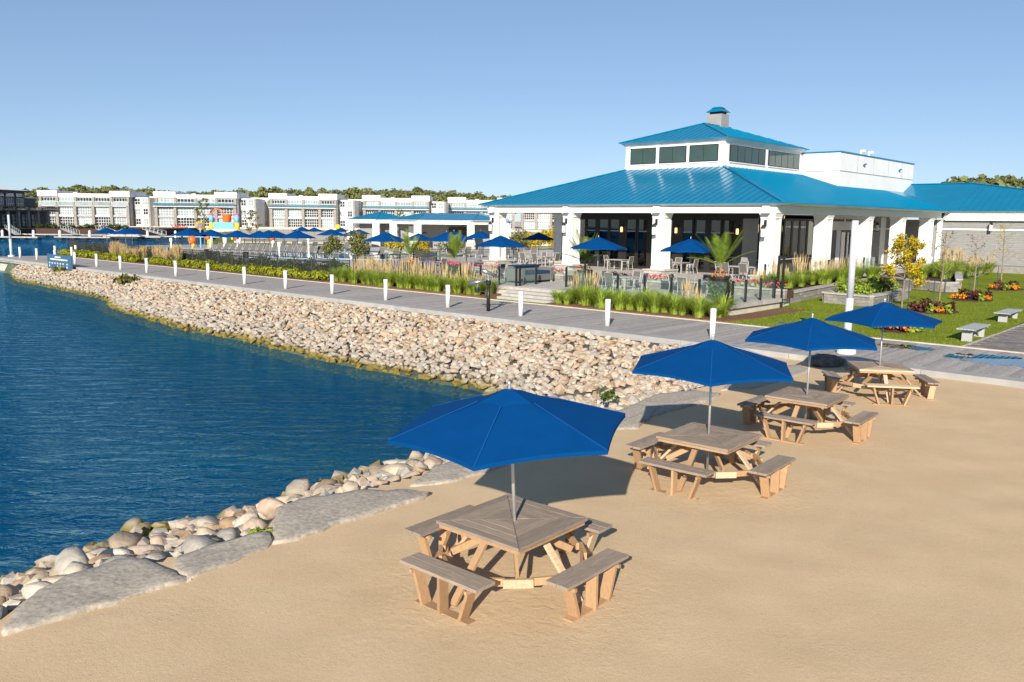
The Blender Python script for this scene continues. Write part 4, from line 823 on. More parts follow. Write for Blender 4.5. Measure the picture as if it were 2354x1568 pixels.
row(-45.4, -31.9, .72, (32.1, 32.6, 33.15), .09, 'green fountain grass in front of the patio left of the steps', 'grasses left of the patio steps', lambda i, a, b: b > 32.4 and a > -44.5 and random.random() < .85)
row(-26.4, -17.3, .72, (32.15, 32.65, 33.2), .07, 'green fountain grass in front of the patio right of the steps', 'grasses right of the patio steps', lambda i, a, b: b > 32.9 and (a < -24.2 or a > -20) and random.random() < .8)
row(-82.5, -76.2, .9, (32.4, 33.2), .12, 'tall tan feather reed grass by the fence left of the gate', 'reed grasses beside the pool gate', True, .82, True); row(-72.6, -69, .9, (32.3, 33.0), .12, 'tall tan feather reed grass by the fence right of the gate', 'reed grasses beside the pool gate', True, .82, True)
row(-20.3, -19.2, .8, tuple(np.arange(41.2, 56, .85)), .72, 'plumed grass in the raised bed beside the clubhouse', 'grasses in the raised bed', lambda i, a, b: a < -19.9, .95)
row(-18.5, -16.5, 1., (60, 61.5, 63, 64.5, 66, 68, 70, 72), .6, 'feathery grass in the far raised bed by the wing', 'grasses by the wing wall', lambda i, a, b: b > 66, 1.1)
# yellow-green hedge shrubs along the boardwalk
HM = [leaves(260, (.44, .40, .27), .10, 120+i, .6, (0, 0, .22), .5).mesh('foliage', 'hedge') for i in range(4)]
stem = MB().cyl((0, 0, -.05), (0, 0, .25), .03).mesh('stem', 'bark')
a = -94; i = 0
while a < -46.3:
    if not (-75.6 < a < -73):
        t = thing('hedge_shrub', f'yellow-green hedge shrub along the boardwalk, {nth(i)}from the far end', 'shrub', W(a, 31.95+random.uniform(-.06, .06), .10), random.uniform(0, 6), 'low yellow-green hedge'); s = random.uniform(1.0, 1.35); put('foliage', HM[i % 4], t, sc=(s*1.05, s, s*random.uniform(.9, 1.2))); put('stem', stem, t); i += 1
    a += .80
# ================================================================== stone planters
def block_wall(pts, z0, rows, label, h=.17, th=.34, L=.52, name='stone_wall', root=None):
    c = np.mean(pts, 0); t = root or abthing(name, label, 'stone wall', c[0], c[1], z0)
    for (p, q) in zip(pts[:-1], pts[1:]):
        p = np.array(p, float); q = np.array(q, float); d = q-p; n = np.linalg.norm(d); d /= n; nr = np.array((-d[1], d[0]))
        def seg(s0, s1, w0, w1, off, nm, m):
            x0 = p+d*s0; x1 = p+d*s1; MB().prism([tuple(x0-nr*(th/2+off)), tuple(x1-nr*(th/2+off)), tuple(x1+nr*(th/2+off)), tuple(x0+nr*(th/2+off))], w0, w1).build(nm, m, t)
        for r in range(rows):
            s = -(r % 2)*L/2
            while s < n:
                s0, s1 = max(0, s)+.005, min(n, s+L)-.005
                if s1-s0 > .06: seg(s0, s1, z0+r*h+.004, z0+(r+1)*h-.004, random.uniform(-.012, .012), 'brick', 'block')
                s += L
        s = 0
        while s < n: seg(s+.004, min(n, s+.9)-.004, z0+rows*h, z0+rows*h+.085, .05, 'cap_stone', 'cap_stone'); s += .9
    return t
block_wall([(-18.3, 40.1), (-18.5, 42.2), (-19.3, 50.5), (-19.6, 57)], .1, 3, 'grey block retaining wall of the grass bed beside the clubhouse')
abstruct('raised_bed', MB().prism([(-20.9, 40.3), (-18.5, 40.3), (-18.7, 42.2), (-19.5, 50.5), (-19.8, 58), (-20.9, 58)], .0, .66), 'soil')
pt = abthing('stone_planter', 'free-standing grey block planter with green shrubs on the lawn', 'planter', -16, 45, .1)
block_wall([(-17.2, 42.75), (-14.8, 42.35), (-14.9, 48.2), (-17.3, 48.4), (-17.2, 42.75)], .08, 3, '', root=pt)
MB().prism([(-17.1, 42.9), (-14.9, 42.5), (-15, 48.1), (-17.2, 48.2)], .05, .55).build('soil', 'soil', pt)
SH = [leaves(330, (.55, .55, .42), .11, 140+i, .45, (0, 0, .35), .4).mesh('foliage', 'leaf_olive' if i == 2 else 'ornamental') for i in range(3)]
for i, (a, b) in enumerate([(-16.6, 43.6), (-15.6, 43.4), (-16.5, 44.9), (-15.5, 44.7), (-16.4, 46.2), (-15.5, 46), (-16.3, 47.4), (-15.5, 47.3)]):
    t = thing('planter_shrub', f'leafy green shrub in the block planter, {nth(i)}counting from the front', 'shrub', W(a, b, .55), i*.9, 'shrubs in the block planter'); put('foliage', SH[i % 3], t, sc=random.uniform(.8, 1.05)); put('stem', stem, t)
block_wall([(-19.6, 57.4), (-16.8, 54.4), (-14.4, 53.2), (-13.9, 53.9)], .25, 3, 'low grey block wall behind the yellow tree')
block_wall([(-14.2, 55.5), (-16.9, 65.6), (-17.4, 76), (-9, 76.2)], .35, 3, 'long low grey block wall in front of the grey wing')
abstruct('raised_bed', MB().prism([(-14.6, 55.8), (-17.2, 65.6), (-17.6, 76.4), (-20.5, 76.4), (-20.5, 58), (-19.4, 57.6), (-16.8, 54.8)], .0, .62), 'soil')
abstruct('wing_terrace', MB().box(-21, -5, 75, 78, 0, .95), 'block')
# ================================================================== trees on the lawn and flower beds
def small_tree(a, b, z, h, label, leafm, nl, seed, first=.32, spread=.9, lsize=.11, name='young_tree', dens=1.):
    g = np.random.default_rng(seed); t = thing(name, label, 'tree', W(a, b, z)); tr = MB(); tips = []
    P = [Vector((0, 0, -.1))]
    for k in range(1, 8): P.append(Vector((P[-1].x+g.normal()*.02*h/4, P[-1].y+g.normal()*.02*h/4, h*.97*k/7)))
    tr.tube(P, [.045*h/4*(1-k/7.6)+.006 for k in range(8)], 7)
    for k in range(15):
        s = first+(1-first)*(k/15)*.95; i = min(6, int(s*7)); p = P[i].lerp(P[i+1], s*7-i); an = k*2.4+g.normal()*.3; L = spread*(1.15-s*.75)*g.uniform(.7, 1.2); el = g.uniform(.45, .95)
        q = p+Vector((math.cos(an)*L*.55, math.sin(an)*L*.55, L*el*.45)); e = q+Vector((math.cos(an)*L*.45+g.normal()*.08, math.sin(an)*L*.45+g.normal()*.08, L*el*.6)); tr.tube([p, q, e], [.016, .011, .004], 5)
        for m in range(3):
            w = q.lerp(e, g.random()); tw = w+Vector((g.normal()*.2, g.normal()*.2, abs(g.normal())*.15)); tr.tube([w, tw], [.006, .003], 4); tips += [tw, w.lerp(tw, .5)]
        tips += [q, e, q.lerp(e, .5)]
    tr.build('trunk', 'bark', t)
    if nl:
        mb = MB()
        for i in range(nl):
            c = tips[g.integers(len(tips))]; p = c+Vector(g.normal(size=3)*.085*dens); n = Vector(g.normal(size=3)).normalized(); u = n.orthogonal().normalized()*lsize*g.uniform(.5, 1.1); v = n.cross(u).normalized()*lsize*.5
            mb.add([p-u*.6, p+v*.6, p+u*.6, p-v*.6], [(0, 1, 2, 3)])
        mb.build('crown', leafm, t)
    return t
small_tree(-13.36, 42.65, .1, 3.6, 'young tree full of yellow leaves in front of the block planter', 'leaf_gold', 3400, 1, .25, 1.05, .12)
small_tree(-12.2, 44.5, .12, 3.95, 'nearly bare young tree in the nearest round flower bed', 'leaf_olive', 90, 2, .42, .75)
small_tree(-12.72, 52.7, .2, 3.6, 'nearly bare young tree in the middle flower bed', 'leaf_olive', 80, 3, .3, .9)
small_tree(-13.55, 63, .3, 4.2, 'sparse young tree in the farthest flower bed', 'leaf_gold', 170, 4, .35, .8)
small_tree(-15.6, 80.5, .6, 5.2, 'yellow-leaved tree at the right edge in front of the wing', 'leaf_gold', 2200, 6, .35, 1.1, .15)
def flower_bed(a, b, z, ra, rb, label, seed):
    t = abthing('flower_bed', label, 'flower bed', a, b, z, 'round flower beds on the lawn'); g = np.random.default_rng(seed)
    MB().prism([(a+ra*math.cos(k*.393)*g.uniform(.93, 1.07), b+rb*math.sin(k*.393)*g.uniform(.93, 1.07)) for k in range(16)], z-.03, z+.03).build('mulch', 'soil', t)
    lb = [((a+g.uniform(-.75, .75)*ra, b+g.uniform(-.75, .75)*rb, z+.25), (.24, .24, .3)) for _ in range(9)]
    leaves(700, None, .10, seed, .4, lobes=lb).build('purple_foliage', 'burgundy', t); leaves(160, None, .12, seed+1, .4, lobes=[((p[0]+.2, p[1]-.2, p[2]-.02), (.2, .2, .24)) for p, q in lb[:4]]).build('green_foliage', 'ornamental', t)
    leaves(200, None, .10, seed+2, .6, up=.6, asp=1.1, lobes=[((a+s*ra*.7+g.normal()*.1, b-rb*.55+g.normal()*.15, z+.22), (.24, .2, .12)) for s in (-1, -.6, .55, .85, 1)]).build('marigolds', 'marigold', t)
flower_bed(-11.8, 42.3, .11, 1.05, 1.3, 'nearest round bed of marigolds and dark foliage around a bare tree', 11); flower_bed(-12.0, 49.9, .18, 1., 1.4, 'middle round bed of marigolds and dark foliage', 12); flower_bed(-12.3, 58.6, .26, .95, 1.6, 'far round bed of marigolds below the long block wall', 13); flower_bed(-10.7, 34.4, .035, .7, 1.1, 'small bed of dark mulch and marigolds behind the farthest beach umbrella', 14)
flower_bed(-11.6, 68, .37, .95, 1.6, 'farthest bed of marigolds at the right edge', 15)
st0 = MB().cyl((0, 0, -.05), (0, 0, 1.45), .022, n=6).mesh('tree_stake', 'navy')
for i, (a, b) in enumerate([(-12.91, 42.07), (-11.98, 42.72), (-14.12, 43.61), (-13.72, 50.92), (-12.15, 49.6), (-14.06, 59.23), (-12.6, 57.6)]): tag(put('tree_stake', st0, None, W(a, b, lz(b))), f'thin dark metal stake on the lawn, {nth(i)}of the tree stakes from the front left', 'stake', 'tree stakes on the lawn')
for i, (a, b) in enumerate([(-19.7, 68.6), (-19.65, 74.4)]): copy_tree(bm0, loc=W(a, b, .35), label=['white bollard light in front of the clubhouse corner column', 'white bollard light among the grasses before the grey wing'][i], sc=(1.5, 1.5, 1.3))
o = MB().box(-15.3, -14.9, 33.0, 33.3, .02, .04).build('irrigation_cover', 'sign', None, rz=RZ); tag(o, 'small grey-green valve cover in the lawn corner', 'cover')
# ================================================================== glass railings
def railing(pts, z, h, label, tallends=False, rail=False):
    c = np.mean(pts, 0); t = abthing('glass_railing', label, 'railing', c[0], c[1], z)
    for i, (a, b) in enumerate(pts):
        MB().box(a-.045, a+.045, b-.045, b+.045, z-.05, z+h).build('post', 'black', t)
    for (p, q) in zip(pts[:-1], pts[1:]):
        p = Vector((*p, z+.1)); q = Vector((*q, z+.1)); d = (q-p).normalized()*.05; up = Vector((0, 0, h-.16)); n = Vector((-d.y, d.x, 0)).normalized()*.005
        MB().add([p+d-n, q-d-n, q-d-n+up, p+d-n+up, p+d+n, q-d+n, q-d+n+up, p+d+n+up], [(0, 1, 2, 3), (7, 6, 5, 4), (0, 4, 5, 1), (3, 2, 6, 7), (0, 3, 7, 4), (1, 5, 6, 2)]).build('pane', 'glass_rail', t)
        if rail: MB().beam(p+Vector((0, 0, h-.08)), q+Vector((0, 0, h-.08)), .04, .04).build('rail', 'black', t)
railing([(-45.8, 34), (-44.1, 34), (-42.4, 34), (-40.7, 34), (-39, 34), (-37.3, 34), (-35.6, 34), (-33.9, 34), (-32.4, 34), (-31.1, 34)], .55, 1.04, 'glass railing with black posts left of the patio steps')
railing([(-26.95, 34), (-25.6, 34), (-24.2, 34), (-22.6, 34), (-21.1, 34), (-19.6, 34), (-18.15, 34)], .55, 1.04, 'glass railing with black posts right of the patio steps')
railing([(-17.98, 34.15), (-17.98, 35.4), (-17.98, 36.9), (-17.98, 38.4)], .55, 1.04, 'short glass railing along the right edge of the patio')
railing([(-31.1, 34.3), (-31.3, 35.9)], .55, 1.04, 'glass panel beside the grey wicker sofa'); railing([(-28.9, 35.7), (-27.6, 35.75)], .55, 1.1, 'low black framed gate at the top of the patio steps', rail=True)
railing([(-20.85, 43.2), (-20.85, 46), (-20.85, 49), (-20.85, 52), (-20.85, 55), (-20.85, 58), (-21.1, 61)], ZF, 1.15, 'glass railing beside the long colonnade of the clubhouse', rail=False)
for i, (a, b) in enumerate([(-17.75, 38.75), (-18.25, 39.3)]): tag(MB().box(-.05, .05, -.05, .05, .0, 2.6).build('gate_post', 'black', None, loc=W(a, b, 0), rz=RZ), ['tall black post at the patio corner, right of the pair', 'tall black post at the patio corner, left of the pair'][i], 'post', 'pair of tall black posts')
# ================================================================== chairs and tables
def chair_proto():
    t = thing('dining_chair', '', 'chair', (0, 0, 0), 0, 'grey dining chairs on the terraces')
    for s in (-1, 1):
        MB().tube([(s*.27, -.26, 0), (s*.27, -.24, .63), (s*.27, .18, .66), (s*.26, .24, .45)], .018, 6).build('arm_frame', 'chair_frame', t)
        MB().tube([(s*.25, .30, 0), (s*.25, .22, .42), (s*.25, .34, .98)], .018, 6).build('leg', 'chair_frame', t)
    MB().tube([(-.25, .34, .98), (.25, .34, .98)], .018, 6).build('top_rail', 'chair_frame', t); MB().tube([(-.26, -.24, .43), (.26, -.24, .43)], .018, 6).build('front_rail', 'chair_frame', t)
    MB().box(-.24, .24, -.24, .22, .425, .445).build('seat', 'sling', t); MB().add([(-.24, .22, .45), (.24, .22, .45), (.24, .335, .96), (-.24, .335, .96), (-.24, .235, .45), (.24, .235, .45), (.24, .35, .96), (-.24, .35, .96)], [(0, 1, 2, 3), (7, 6, 5, 4), (0, 4, 5, 1), (3, 2, 6, 7)]).build('backrest', 'sling', t)
    return t
CH = chair_proto(); used = [False]; CHN = [0]
def chair(a, b, z, rz, label):
    p = W(a, b, z)
    if not used[0]: CH.location = p; CH.rotation_euler = (0, 0, rz+RZ); CH['label'] = label; used[0] = True
    else: copy_tree(CH, loc=p, rz=rz+RZ, label=label)
def table(a, b, z, la, lb, label):
    t = abthing('dining_table', label, 'table', a, b, z, 'grey dining tables on the terraces'); MB().box(a-la, a+la, b-lb, b+lb, z+.70, z+.74).build('tabletop', 'chair_frame', t)
    for s in (-1, 1):
        for q in (-1, 1): MB().box(a+s*(la-.1)-.035, a+s*(la-.1)+.035, b+q*(lb-.1)-.035, b+q*(lb-.1)+.035, z, z+.70).build('leg', 'chair_frame', t)
def dining(a, b, z, la, lb, seats, where):
    table(a, b, z, la, lb, 'grey outdoor dining table '+where)
    for i, (da, db, r) in enumerate(seats): chair(a+da, b+db, z, r, f'{nth(i)}grey dining chair at the table {where}')
PI = math.pi
big = [(-.6, -.95, PI), (.6, -.95, PI), (-.6, .95, 0), (.6, .95, 0), (-1.5, 0, PI/2), (1.5, 0, -PI/2)]
dining(-41.2, 47.6, ZF, 1.1, .55, big, 'under the left porch bay'); dining(-29.6, 48.1, ZF, .8, .5, [(.3, -.95, PI), (-.5, .9, 0), (1.2, .1, -PI/2), (-1.2, 0, PI/2)], 'beside the third front column')
dining(-24.1, 47.0, ZF, 1.1, .55, big, 'beside the corner column'); dining(-34.2, 48.0, ZF, .7, .5, [(.95, -.2, -PI/2), (-.9, .2, PI/2)], 'behind the second palm')
dining(-25.6, 36.4, .55, .55, .55, [(-1.0, .1, PI/2), (0, -.95, PI), (1.05, .1, -PI/2), (0, 1, 0)], 'under the patio umbrella in the middle'); dining(-21.4, 36.6, .55, .6, .55, [(-1.1, .1, PI/2), (.1, -1.05, PI), (1.05, .2, -PI/2), (0, 1, 0)], 'under the patio umbrella near the corner palm')
dining(-43.2, 38.4, .55, .6, .6, [(0, -.95, PI), (1.05, 0, -PI/2), (-1.05, 0, PI/2), (0, .95, 0)], 'behind the blue lounge chairs'); dining(-36.2, 36.8, .55, .6, .6, [(0, -1, PI), (1.05, 0, -PI/2), (-1.05, 0, PI/2)], 'left of the wicker sofa')
dining(-23.2, 54.8, ZF, .45, .9, [(1, .3, -PI/2), (1, -.5, -PI/2)], 'behind the plumed grasses'); dining(-44.6, 50, ZF, .6, .6, [(-1, 0, PI/2), (0, -1, PI)], 'at the left end of the porch')
def sofa(a, b):
    t = abthing('wicker_sofa', 'grey wicker outdoor sofa with a dark blue cover on the patio', 'sofa', a, b, .55); z = .55
    MB().box(a-.45, a+.45, b-1.15, b+1.15, z+.14, z+.52).build('seat_base', 'wicker', t); MB().box(a-.9, a-.45, b-1.15, b+1.15, z+.14, z+.95).build('backrest', 'wicker', t)
    for s in (-1, 1): MB().prism([(a-.9, b+s*1.16), (a+.5, b+s*1.16), (a+.5, b+s*1.4), (a-.9, b+s*1.4)][::s], z+.14, z+.85).build('armrest', 'wicker', t)
    MB().box(a-.47, a+.47, b-1.1, b+1.1, z+.522, z+.70).build('cushion', 'cushion', t); MB().box(a-.95, a-.3, b-1.1, b+1.1, z+.955, z+1.02).build('cover', 'cushion', t)
    for x, y in ((-.85, -1.3), (.42, -1.3), (-.85, 1.3), (.42, 1.3)): MB().box(a+x-.04, a+x+.04, b+y-.04, b+y+.04, z, z+.14).build('leg', 'chair_frame', t)
sofa(-32.5, 36.9)
def adirondack(a, b, z, rz, label, m='adirondack', group=None, s=1.):
    t = thing('adirondack_chair', label, 'chair', W(a, b, z), rz+RZ, group); t.scale = (s, s, s)
    for k in range(5): x = -.22+k*.11; MB().beam((x, .22, .28), (x*1.25, .62, 1.02+.07*math.cos((k-2)*.8)), .095, .02, (0, -1, 0)).build('back_slat', m, t)
    for k in range(4): y = -.36+k*.15; MB().box(-.28, .28, y-.06, y+.06, .36-k*.035, .38-k*.035).build('seat_slat', m, t)
    for q in (-1, 1): MB().box(q*.36-.07, q*.36+.07, -.42, .38, .56, .585).build('armrest', m, t); MB().box(q*.31-.015, q*.31+.015, -.40, -.30, 0, .56).build('front_leg', m, t); MB().beam((q*.29, -.4, .32), (q*.29, .62, .04), .03, .1).build('side_rail', m, t)
adirondack(-41.6, 35.2, .55, 2.6, 'blue slatted lounge chair on the patio, seen from the side', group='blue lounge chairs'); adirondack(-39.7, 35.4, .55, 3.6, 'blue slatted lounge chair on the patio, seen from behind', group='blue lounge chairs')
# interior lounge chairs behind the glass
for i, (a, r) in enumerate([(-36.3, 0), (-35.0, .1), (-33.2, -.5), (-28.6, .3), (-27.2, 0)]):
    t = thing('lounge_chair', f'pale armchair with wooden legs indoors, {nth(i)}from the left behind the glass doors', 'chair', W(a, 51.6, ZF), RZ+PI+r, 'armchairs inside the clubhouse')
    MB().box(-.3, .3, -.3, .3, .36, .48).build('seat', 'upholstery', t); MB().box(-.3, .3, .24, .34, .48, .98).build('backrest', 'upholstery', t)
    for x in (-.26, .26):
        for y in (-.26, .28): MB().beam((x, y, .36), (x*1.2, y*1.15, 0), .05, .05).build('leg', 'interior_wood', t)
# ================================================================== palms in tall pots
def palm(a, b, z, label, seed, h=1.9, pot=1.05, ivy=True):
    g = np.random.default_rng(seed); t = thing('potted_palm', label, 'palm', W(a, b, z), g.uniform(0, 6))
    MB().lathe([(.30, 0), (.42, pot*.9), (.46, pot*.9), (.46, pot), (.36, pot-.02)], 14).build('pot', 'dark', t)
    if ivy: leaves(520, (.58, .58, pot*.5), .10, seed, .75, (0, 0, pot*.5)).build('ivy', 'leaf', t)
    stuff(leaves(45, (.5, .5, .2), .08, seed+3, .4, (0, 0, pot+.1), .4).build('blooms', 'marigold' if seed % 2 else 'pink', t))
    MB().tube([(0, 0, pot-.1), (0, 0, pot+h*.28)], [.07, .05]).build('trunk', 'bark', t)
    for k in range(11):
        an = k*2.4+g.normal()*.2; el = g.uniform(.9, 1.4) if k < 7 else g.uniform(.35, .7); L = h*g.uniform(.75, 1.05); mb = MB(); pts = []
        for s in np.linspace(0, 1, 9):
            r = L*s; dr = .30*L*s*s*(1.5-el); pts.append(Vector((math.cos(an)*r*math.cos(el), math.sin(an)*r*math.cos(el), pot+h*.2+r*math.sin(el)-dr)))
        mb.tube(pts, [.014*(1-i/9)+.004 for i in range(9)], 4); sx = Vector((-math.sin(an), math.cos(an), 0))
        for i in range(2, 9):
            for j in range(4):
                p = pts[i-1].lerp(pts[i], j/4); d = (pts[i]-pts[i-1]).normalized(); l = .36*h/1.9*math.sin(PI*min(.97, (i+j/4)/9.6))+.06
                for q in (-1, 1): e = p+sx*q*l*.75+d*l*.75-Vector((0, 0, l*.18)); w = d*.022; mb.add([p-w, p+w, e], [(0, 1, 2)])
        mb.build('frond', 'palm', t)
palm(-19.2, 35.2, .55, 'tall palm in an ivy-covered pot at the patio corner', 1, 2.2, 1.15); palm(-28.3, 36.6, .55, 'palm in a planter at the top of the patio steps', 3, 2.0, .95); palm(-40.9, 34.6, .55, 'palm with orange flowers beside the blue lounge chairs', 5, 1.9, .9); palm(-37.2, 35, .55, 'palm with red flowers right of the blue lounge chairs', 4, 1.9, .9)
for i, (a, b) in enumerate([(-41.9, 34.5), (-35.5, 34.6), (-38.9, 34.45)]):
    t = thing('lavender_plant', f'purple flowering plant behind the patio railing, {nth(i)}from the left', 'plant', W(a, b, .55), 0, 'lavender on the patio'); leaves(160, (.35, .3, .3), .08, 300+i, .4, (0, 0, .35)).build('foliage', 'leaf_olive', t); put('spikes', plume_meshes(310+i, 60, 1.15, .3, .02).mesh('spikes', 'lavender'), t)
# ================================================================== patio and pool umbrellas
GU = 'blue umbrellas over patio and pool deck'
def pumb(x, y, zt, z0, label, rz, R=1.5, stand=False): return umbrella('patio_umbrella', label, (x, y, z0), rz, R, 8, zt-z0-.62, zt-z0-.06, group=GU, stand=stand)
p = W(-21.1, 35.6); pumb(p.x, p.y, 3.42, .55, 'blue patio umbrella left of the tall corner palm', .2, 1.55, True); p = W(-26.6, 35.5); pumb(p.x, p.y, 3.38, .55, 'blue patio umbrella in front of the glass doors', .5, 1.55, True); p = W(-33.6, 35.35); pumb(p.x, p.y, 3.31, .55, 'blue patio umbrella in front of the left porch column', .1, 1.55, True)
p = W(-46.5, 53.6); pumb(p.x, p.y, 3.2, .55, 'dark shaded blue umbrella seen through the left porch bay', .3, 1.5)
PU = [(-45.6, 93.4, 2.9), (-42.0, 90.2, 2.9), (-45.1, 98.5, 2.85), (-28.8, 74, 3.2), (-27.5, 75.8, 3.1), (-24.7, 74.6, 3.06), (-26.6, 87.3, 2.85), (-19.9, 67.9, 3.2), (-25.7, 90.2, 2.85), (-17.6, 67.9, 3.2), (-29.2, 115.2, 3.0), (-31.0, 130, 2.75), (-18.2, 83.3, 3.15), (-26.0, 126, 2.8), (-17.3, 90.2, 2.95), (-19.8, 107, 2.85), (-19.4, 121, 2.95), (-8.5, 55.6, 3.35), (-11.6, 110, 3.05), (-8.2, 72.2, 3.0), (-4.6, 57.5, 3.36), (-4.3, 60.6, 3.38), (-2.8, 72.2, 3.25)]
PU.sort(key=lambda p: p[0]/p[1])
for i, (x, y, z) in enumerate(PU): pumb(x, y, z, .5, f'blue umbrella over the pool deck, {nth(i)}counting from the left', i*.37)
# ================================================================== iron fences
def fence(pts, z, label, h=1.2, step=2.3):
    c = np.mean(pts, 0); t = thing('iron_fence', label, 'fence', (c[0], c[1], z), 0, 'black iron pool fences'); o = Vector((c[0], c[1], z)); t['_o'] = tuple(o)
    for (p, q) in zip(pts[:-1], pts[1:]):
        p = Vector((*p, z)); q = Vector((*q, z)); n = max(1, round((q-p).length/step)); d = (q-p)/n
        for k in range(n):
            a = p+d*k; b = a+d; MB().box(a.x-.04, a.x+.04, a.y-.04, a.y+.04, z-.1, z+h+.06).build('post', 'black', t)
            for hh in (.12, h-.22, h-.02): MB().beam(a+Vector((0, 0, hh)), b+Vector((0, 0, hh)), .03, .035).build('rail', 'black', t)
            m = MB(); L = d.length; j = .12
            while j < L: e = a+d*(j/L); m.box(e.x-.010, e.x+.010, e.y-.010, e.y+.010, z+.05, z+h); j += .115
            stuff(m.build('pickets', 'black', t))
        MB().box(q.x-.04, q.x+.04, q.y-.04, q.y+.04, z-.1, z+h+.06).build('post', 'black', t)
fence([w2(-73, 33.7), w2(-46, 33.6)], .2, 'black iron fence behind the yellow hedge, right of the pool gate'); fence([w2(-94.6, 33.6), w2(-76, 33.7)], .2, 'black iron fence behind the yellow hedge, left of the pool gate')
fence([w2(-94.6, 33.9), (-50, 93.5), (-47.5, 100), (-30, 104.5)], .3, 'black iron fence along the far lakeside edge of the pool deck'); fence([w2(-46.4, 34.2), w2(-46.6, 42), (-8.4, 70), (.5, 71.5)], .5, 'black iron fence between the patio and the pool deck'); fence([(-31, 96), (-17, 95)], .5, 'black iron fence behind the row of loungers')
for i, (a, b) in enumerate([(-66.6, 34.0), (-60.2, 34.0), (-72.5, 34.2)]): tag(MB().box(-.22, .22, -.12, .12, .75, 1.3).build('mailbox', 'black', None, loc=W(a, b, .2), rz=RZ), f'black box mounted on the pool fence, {nth(i)}listed along the row', 'box', 'black boxes on the pool fence')
# shrubs behind the fence
DS = [leaves(420, (.7, .6, .62), .12, 400+i, .5, (0, 0, .6)).mesh('foliage', 'leaf_dark' if i < 2 else 'leaf') for i in range(3)]
L = [(a, 34.7+random.uniform(-.2, .3)) for a in np.arange(-93.5, -47, 1.15) if not -76.2 < a < -73]
for i, (a, b) in enumerate(L):
    t = thing('fence_shrub', f'dark green shrub behind the iron fence, {nth(i)}from the far end', 'shrub', W(a, b, .1), i*1.3, 'shrubs behind the pool fence'); s = random.uniform(.75, 1.1); put('foliage', DS[i % 3], t, sc=(s, s, s*random.uniform(.75, 1.05))); put('stem', stem, t)
# ================================================================== pool deck
dk = [w2(-94.5, 36.4), w2(-47.05, 36.4), w2(-47.05, 78), (12, 116), (-24, 119), (-44, 112), (-50, 103), w2(-94.5, 40)]
struct(MB().prism(dk, -.1, .46).build('pool_deck', 'patio'))
pl = [(-24.5, 77.5), (-10.5, 76.2), (-7, 84), (-9.5, 93), (-16, 95), (-24, 88)]
struct(MB().prism(pl, .462, .472).build('pool_water', 'pool_water')); MB()
m = MB()
for p, q in zip(pl, pl[1:]+pl[:1]): m.beam((*p, .48), (*q, .48), .35, .07)
struct(m.build('pool_coping', 'pool_tile'))
# loungers
def lounger_proto():
    t = thing('sun_lounger', '', 'sun lounger', (0, 0, 0), 0, 'grey sun loungers by the pool')
    for s in (-1, 1): MB().beam((s*.32, -1., .34), (s*.32, .35, .34), .04, .05).build('side_rail', 'chair_frame', t)
    for x in (-.3, .3):
        for y in (-.9, .3): MB().box(x-.025, x+.025, y-.025, y+.025, 0, .33).build('leg', 'chair_frame', t)
    MB().box(-.30, .30, -1., .30, .355, .375).build('seat', 'sling', t); MB().beam((0, .30, .37), (0, .80, 1.0), .60, .02, (0, -1, 0)).build('backrest', 'sling', t)
    for s in (-1, 1): MB().beam((s*.32, .30, .36), (s*.32, .81, 1.01), .035, .035).build('back_frame', 'chair_frame', t)
    return t
LG = lounger_proto(); ln = 0
rows_ = [((-31.5, 88.4), (-18.2, 80.4), 16, 'in the long row by the pool'), ((-28.5, 98.2), (-19, 94), 8, 'in the back row beyond the fence'), ((-14.2, 79.8), (-11.2, 78.6), 3, 'right of the tall shrubs'), ((-4.6, 84), (2, 81.5), 6, 'in front of the right pavilion')]
for p, q, n, wh in rows_:
    d = Vector((q[0]-p[0], q[1]-p[1])); an = math.atan2(d.y, d.x)
    for k in range(n):
        x = p[0]+d.x*k/(n-1); y = p[1]+d.y*k/(n-1); lab = f'dark grey sun lounger {wh}, {nth(k)}from the left'
        if ln == 0: LG.location = (x, y, .46); LG.rotation_euler = (0, 0, an+.25); LG['label'] = lab
        else: copy_tree(LG, loc=(x, y, .46), rz=an+.25+random.uniform(-.05, .05), label=lab)
        ln += 1
# tall shrubs and golden bushes
def bush(x, y, z, rx, rz_, m, label, seed, n=900, size=.14, lob=7):
    g = np.random.default_rng(seed); t = thing('tall_shrub', label, 'shrub', (x, y, z)); L = [((g.uniform(-.5, .5)*rx, g.uniform(-.5, .5)*rx, rz_*g.uniform(.5, 1.5)), (rx*.55, rx*.55, rz_*.5)) for _ in range(lob)]
    leaves(n, None, size, seed, .3, lobes=L).build('foliage', m, t); tr = MB()
    for k in range(4): tr.tube([(0, 0, 0), (g.uniform(-.4, .4)*rx, g.uniform(-.4, .4)*rx, rz_*1.2)], [.035, .012], 5)
    tr.build('stems', 'bark', t)
bush(-16.9, 77.3, .5, 1.25, 1.15, 'leaf_olive', 'left of two tall olive shrubs by the pool', 501); bush(-14.3, 76.6, .5, 1.35, 1.5, 'leaf_olive', 'right of two tall olive shrubs by the pool', 502, 1100)
bush(-9.2, 82, .5, 1.3, .9, 'leaf_gold', 'golden bush behind the palm with orange flowers', 503); bush(-6.4, 84, .5, 1.5, 1.0, 'leaf_olive', 'olive bush left of the pavilion column', 504); bush(-12.4, 86, .5, 1.2, .9, 'leaf_gold', 'golden bush left of the pavilion', 505)
for i, (x, y, s) in enumerate([(.6, 104, 1.5), (3, 106, 1.7), (5.2, 107, 1.6), (2, 110, 2.0), (-1.2, 106, 1.3), (7, 112, 2.2)]): bush(x, y, .45, 1.6*s/1.5, 1.25*s/1.5, 'leaf_gold' if i % 3 else 'leaf_olive', f'golden autumn bush seen through the left porch bay, {nth(i)}of the group', 520+i, 800, .2)
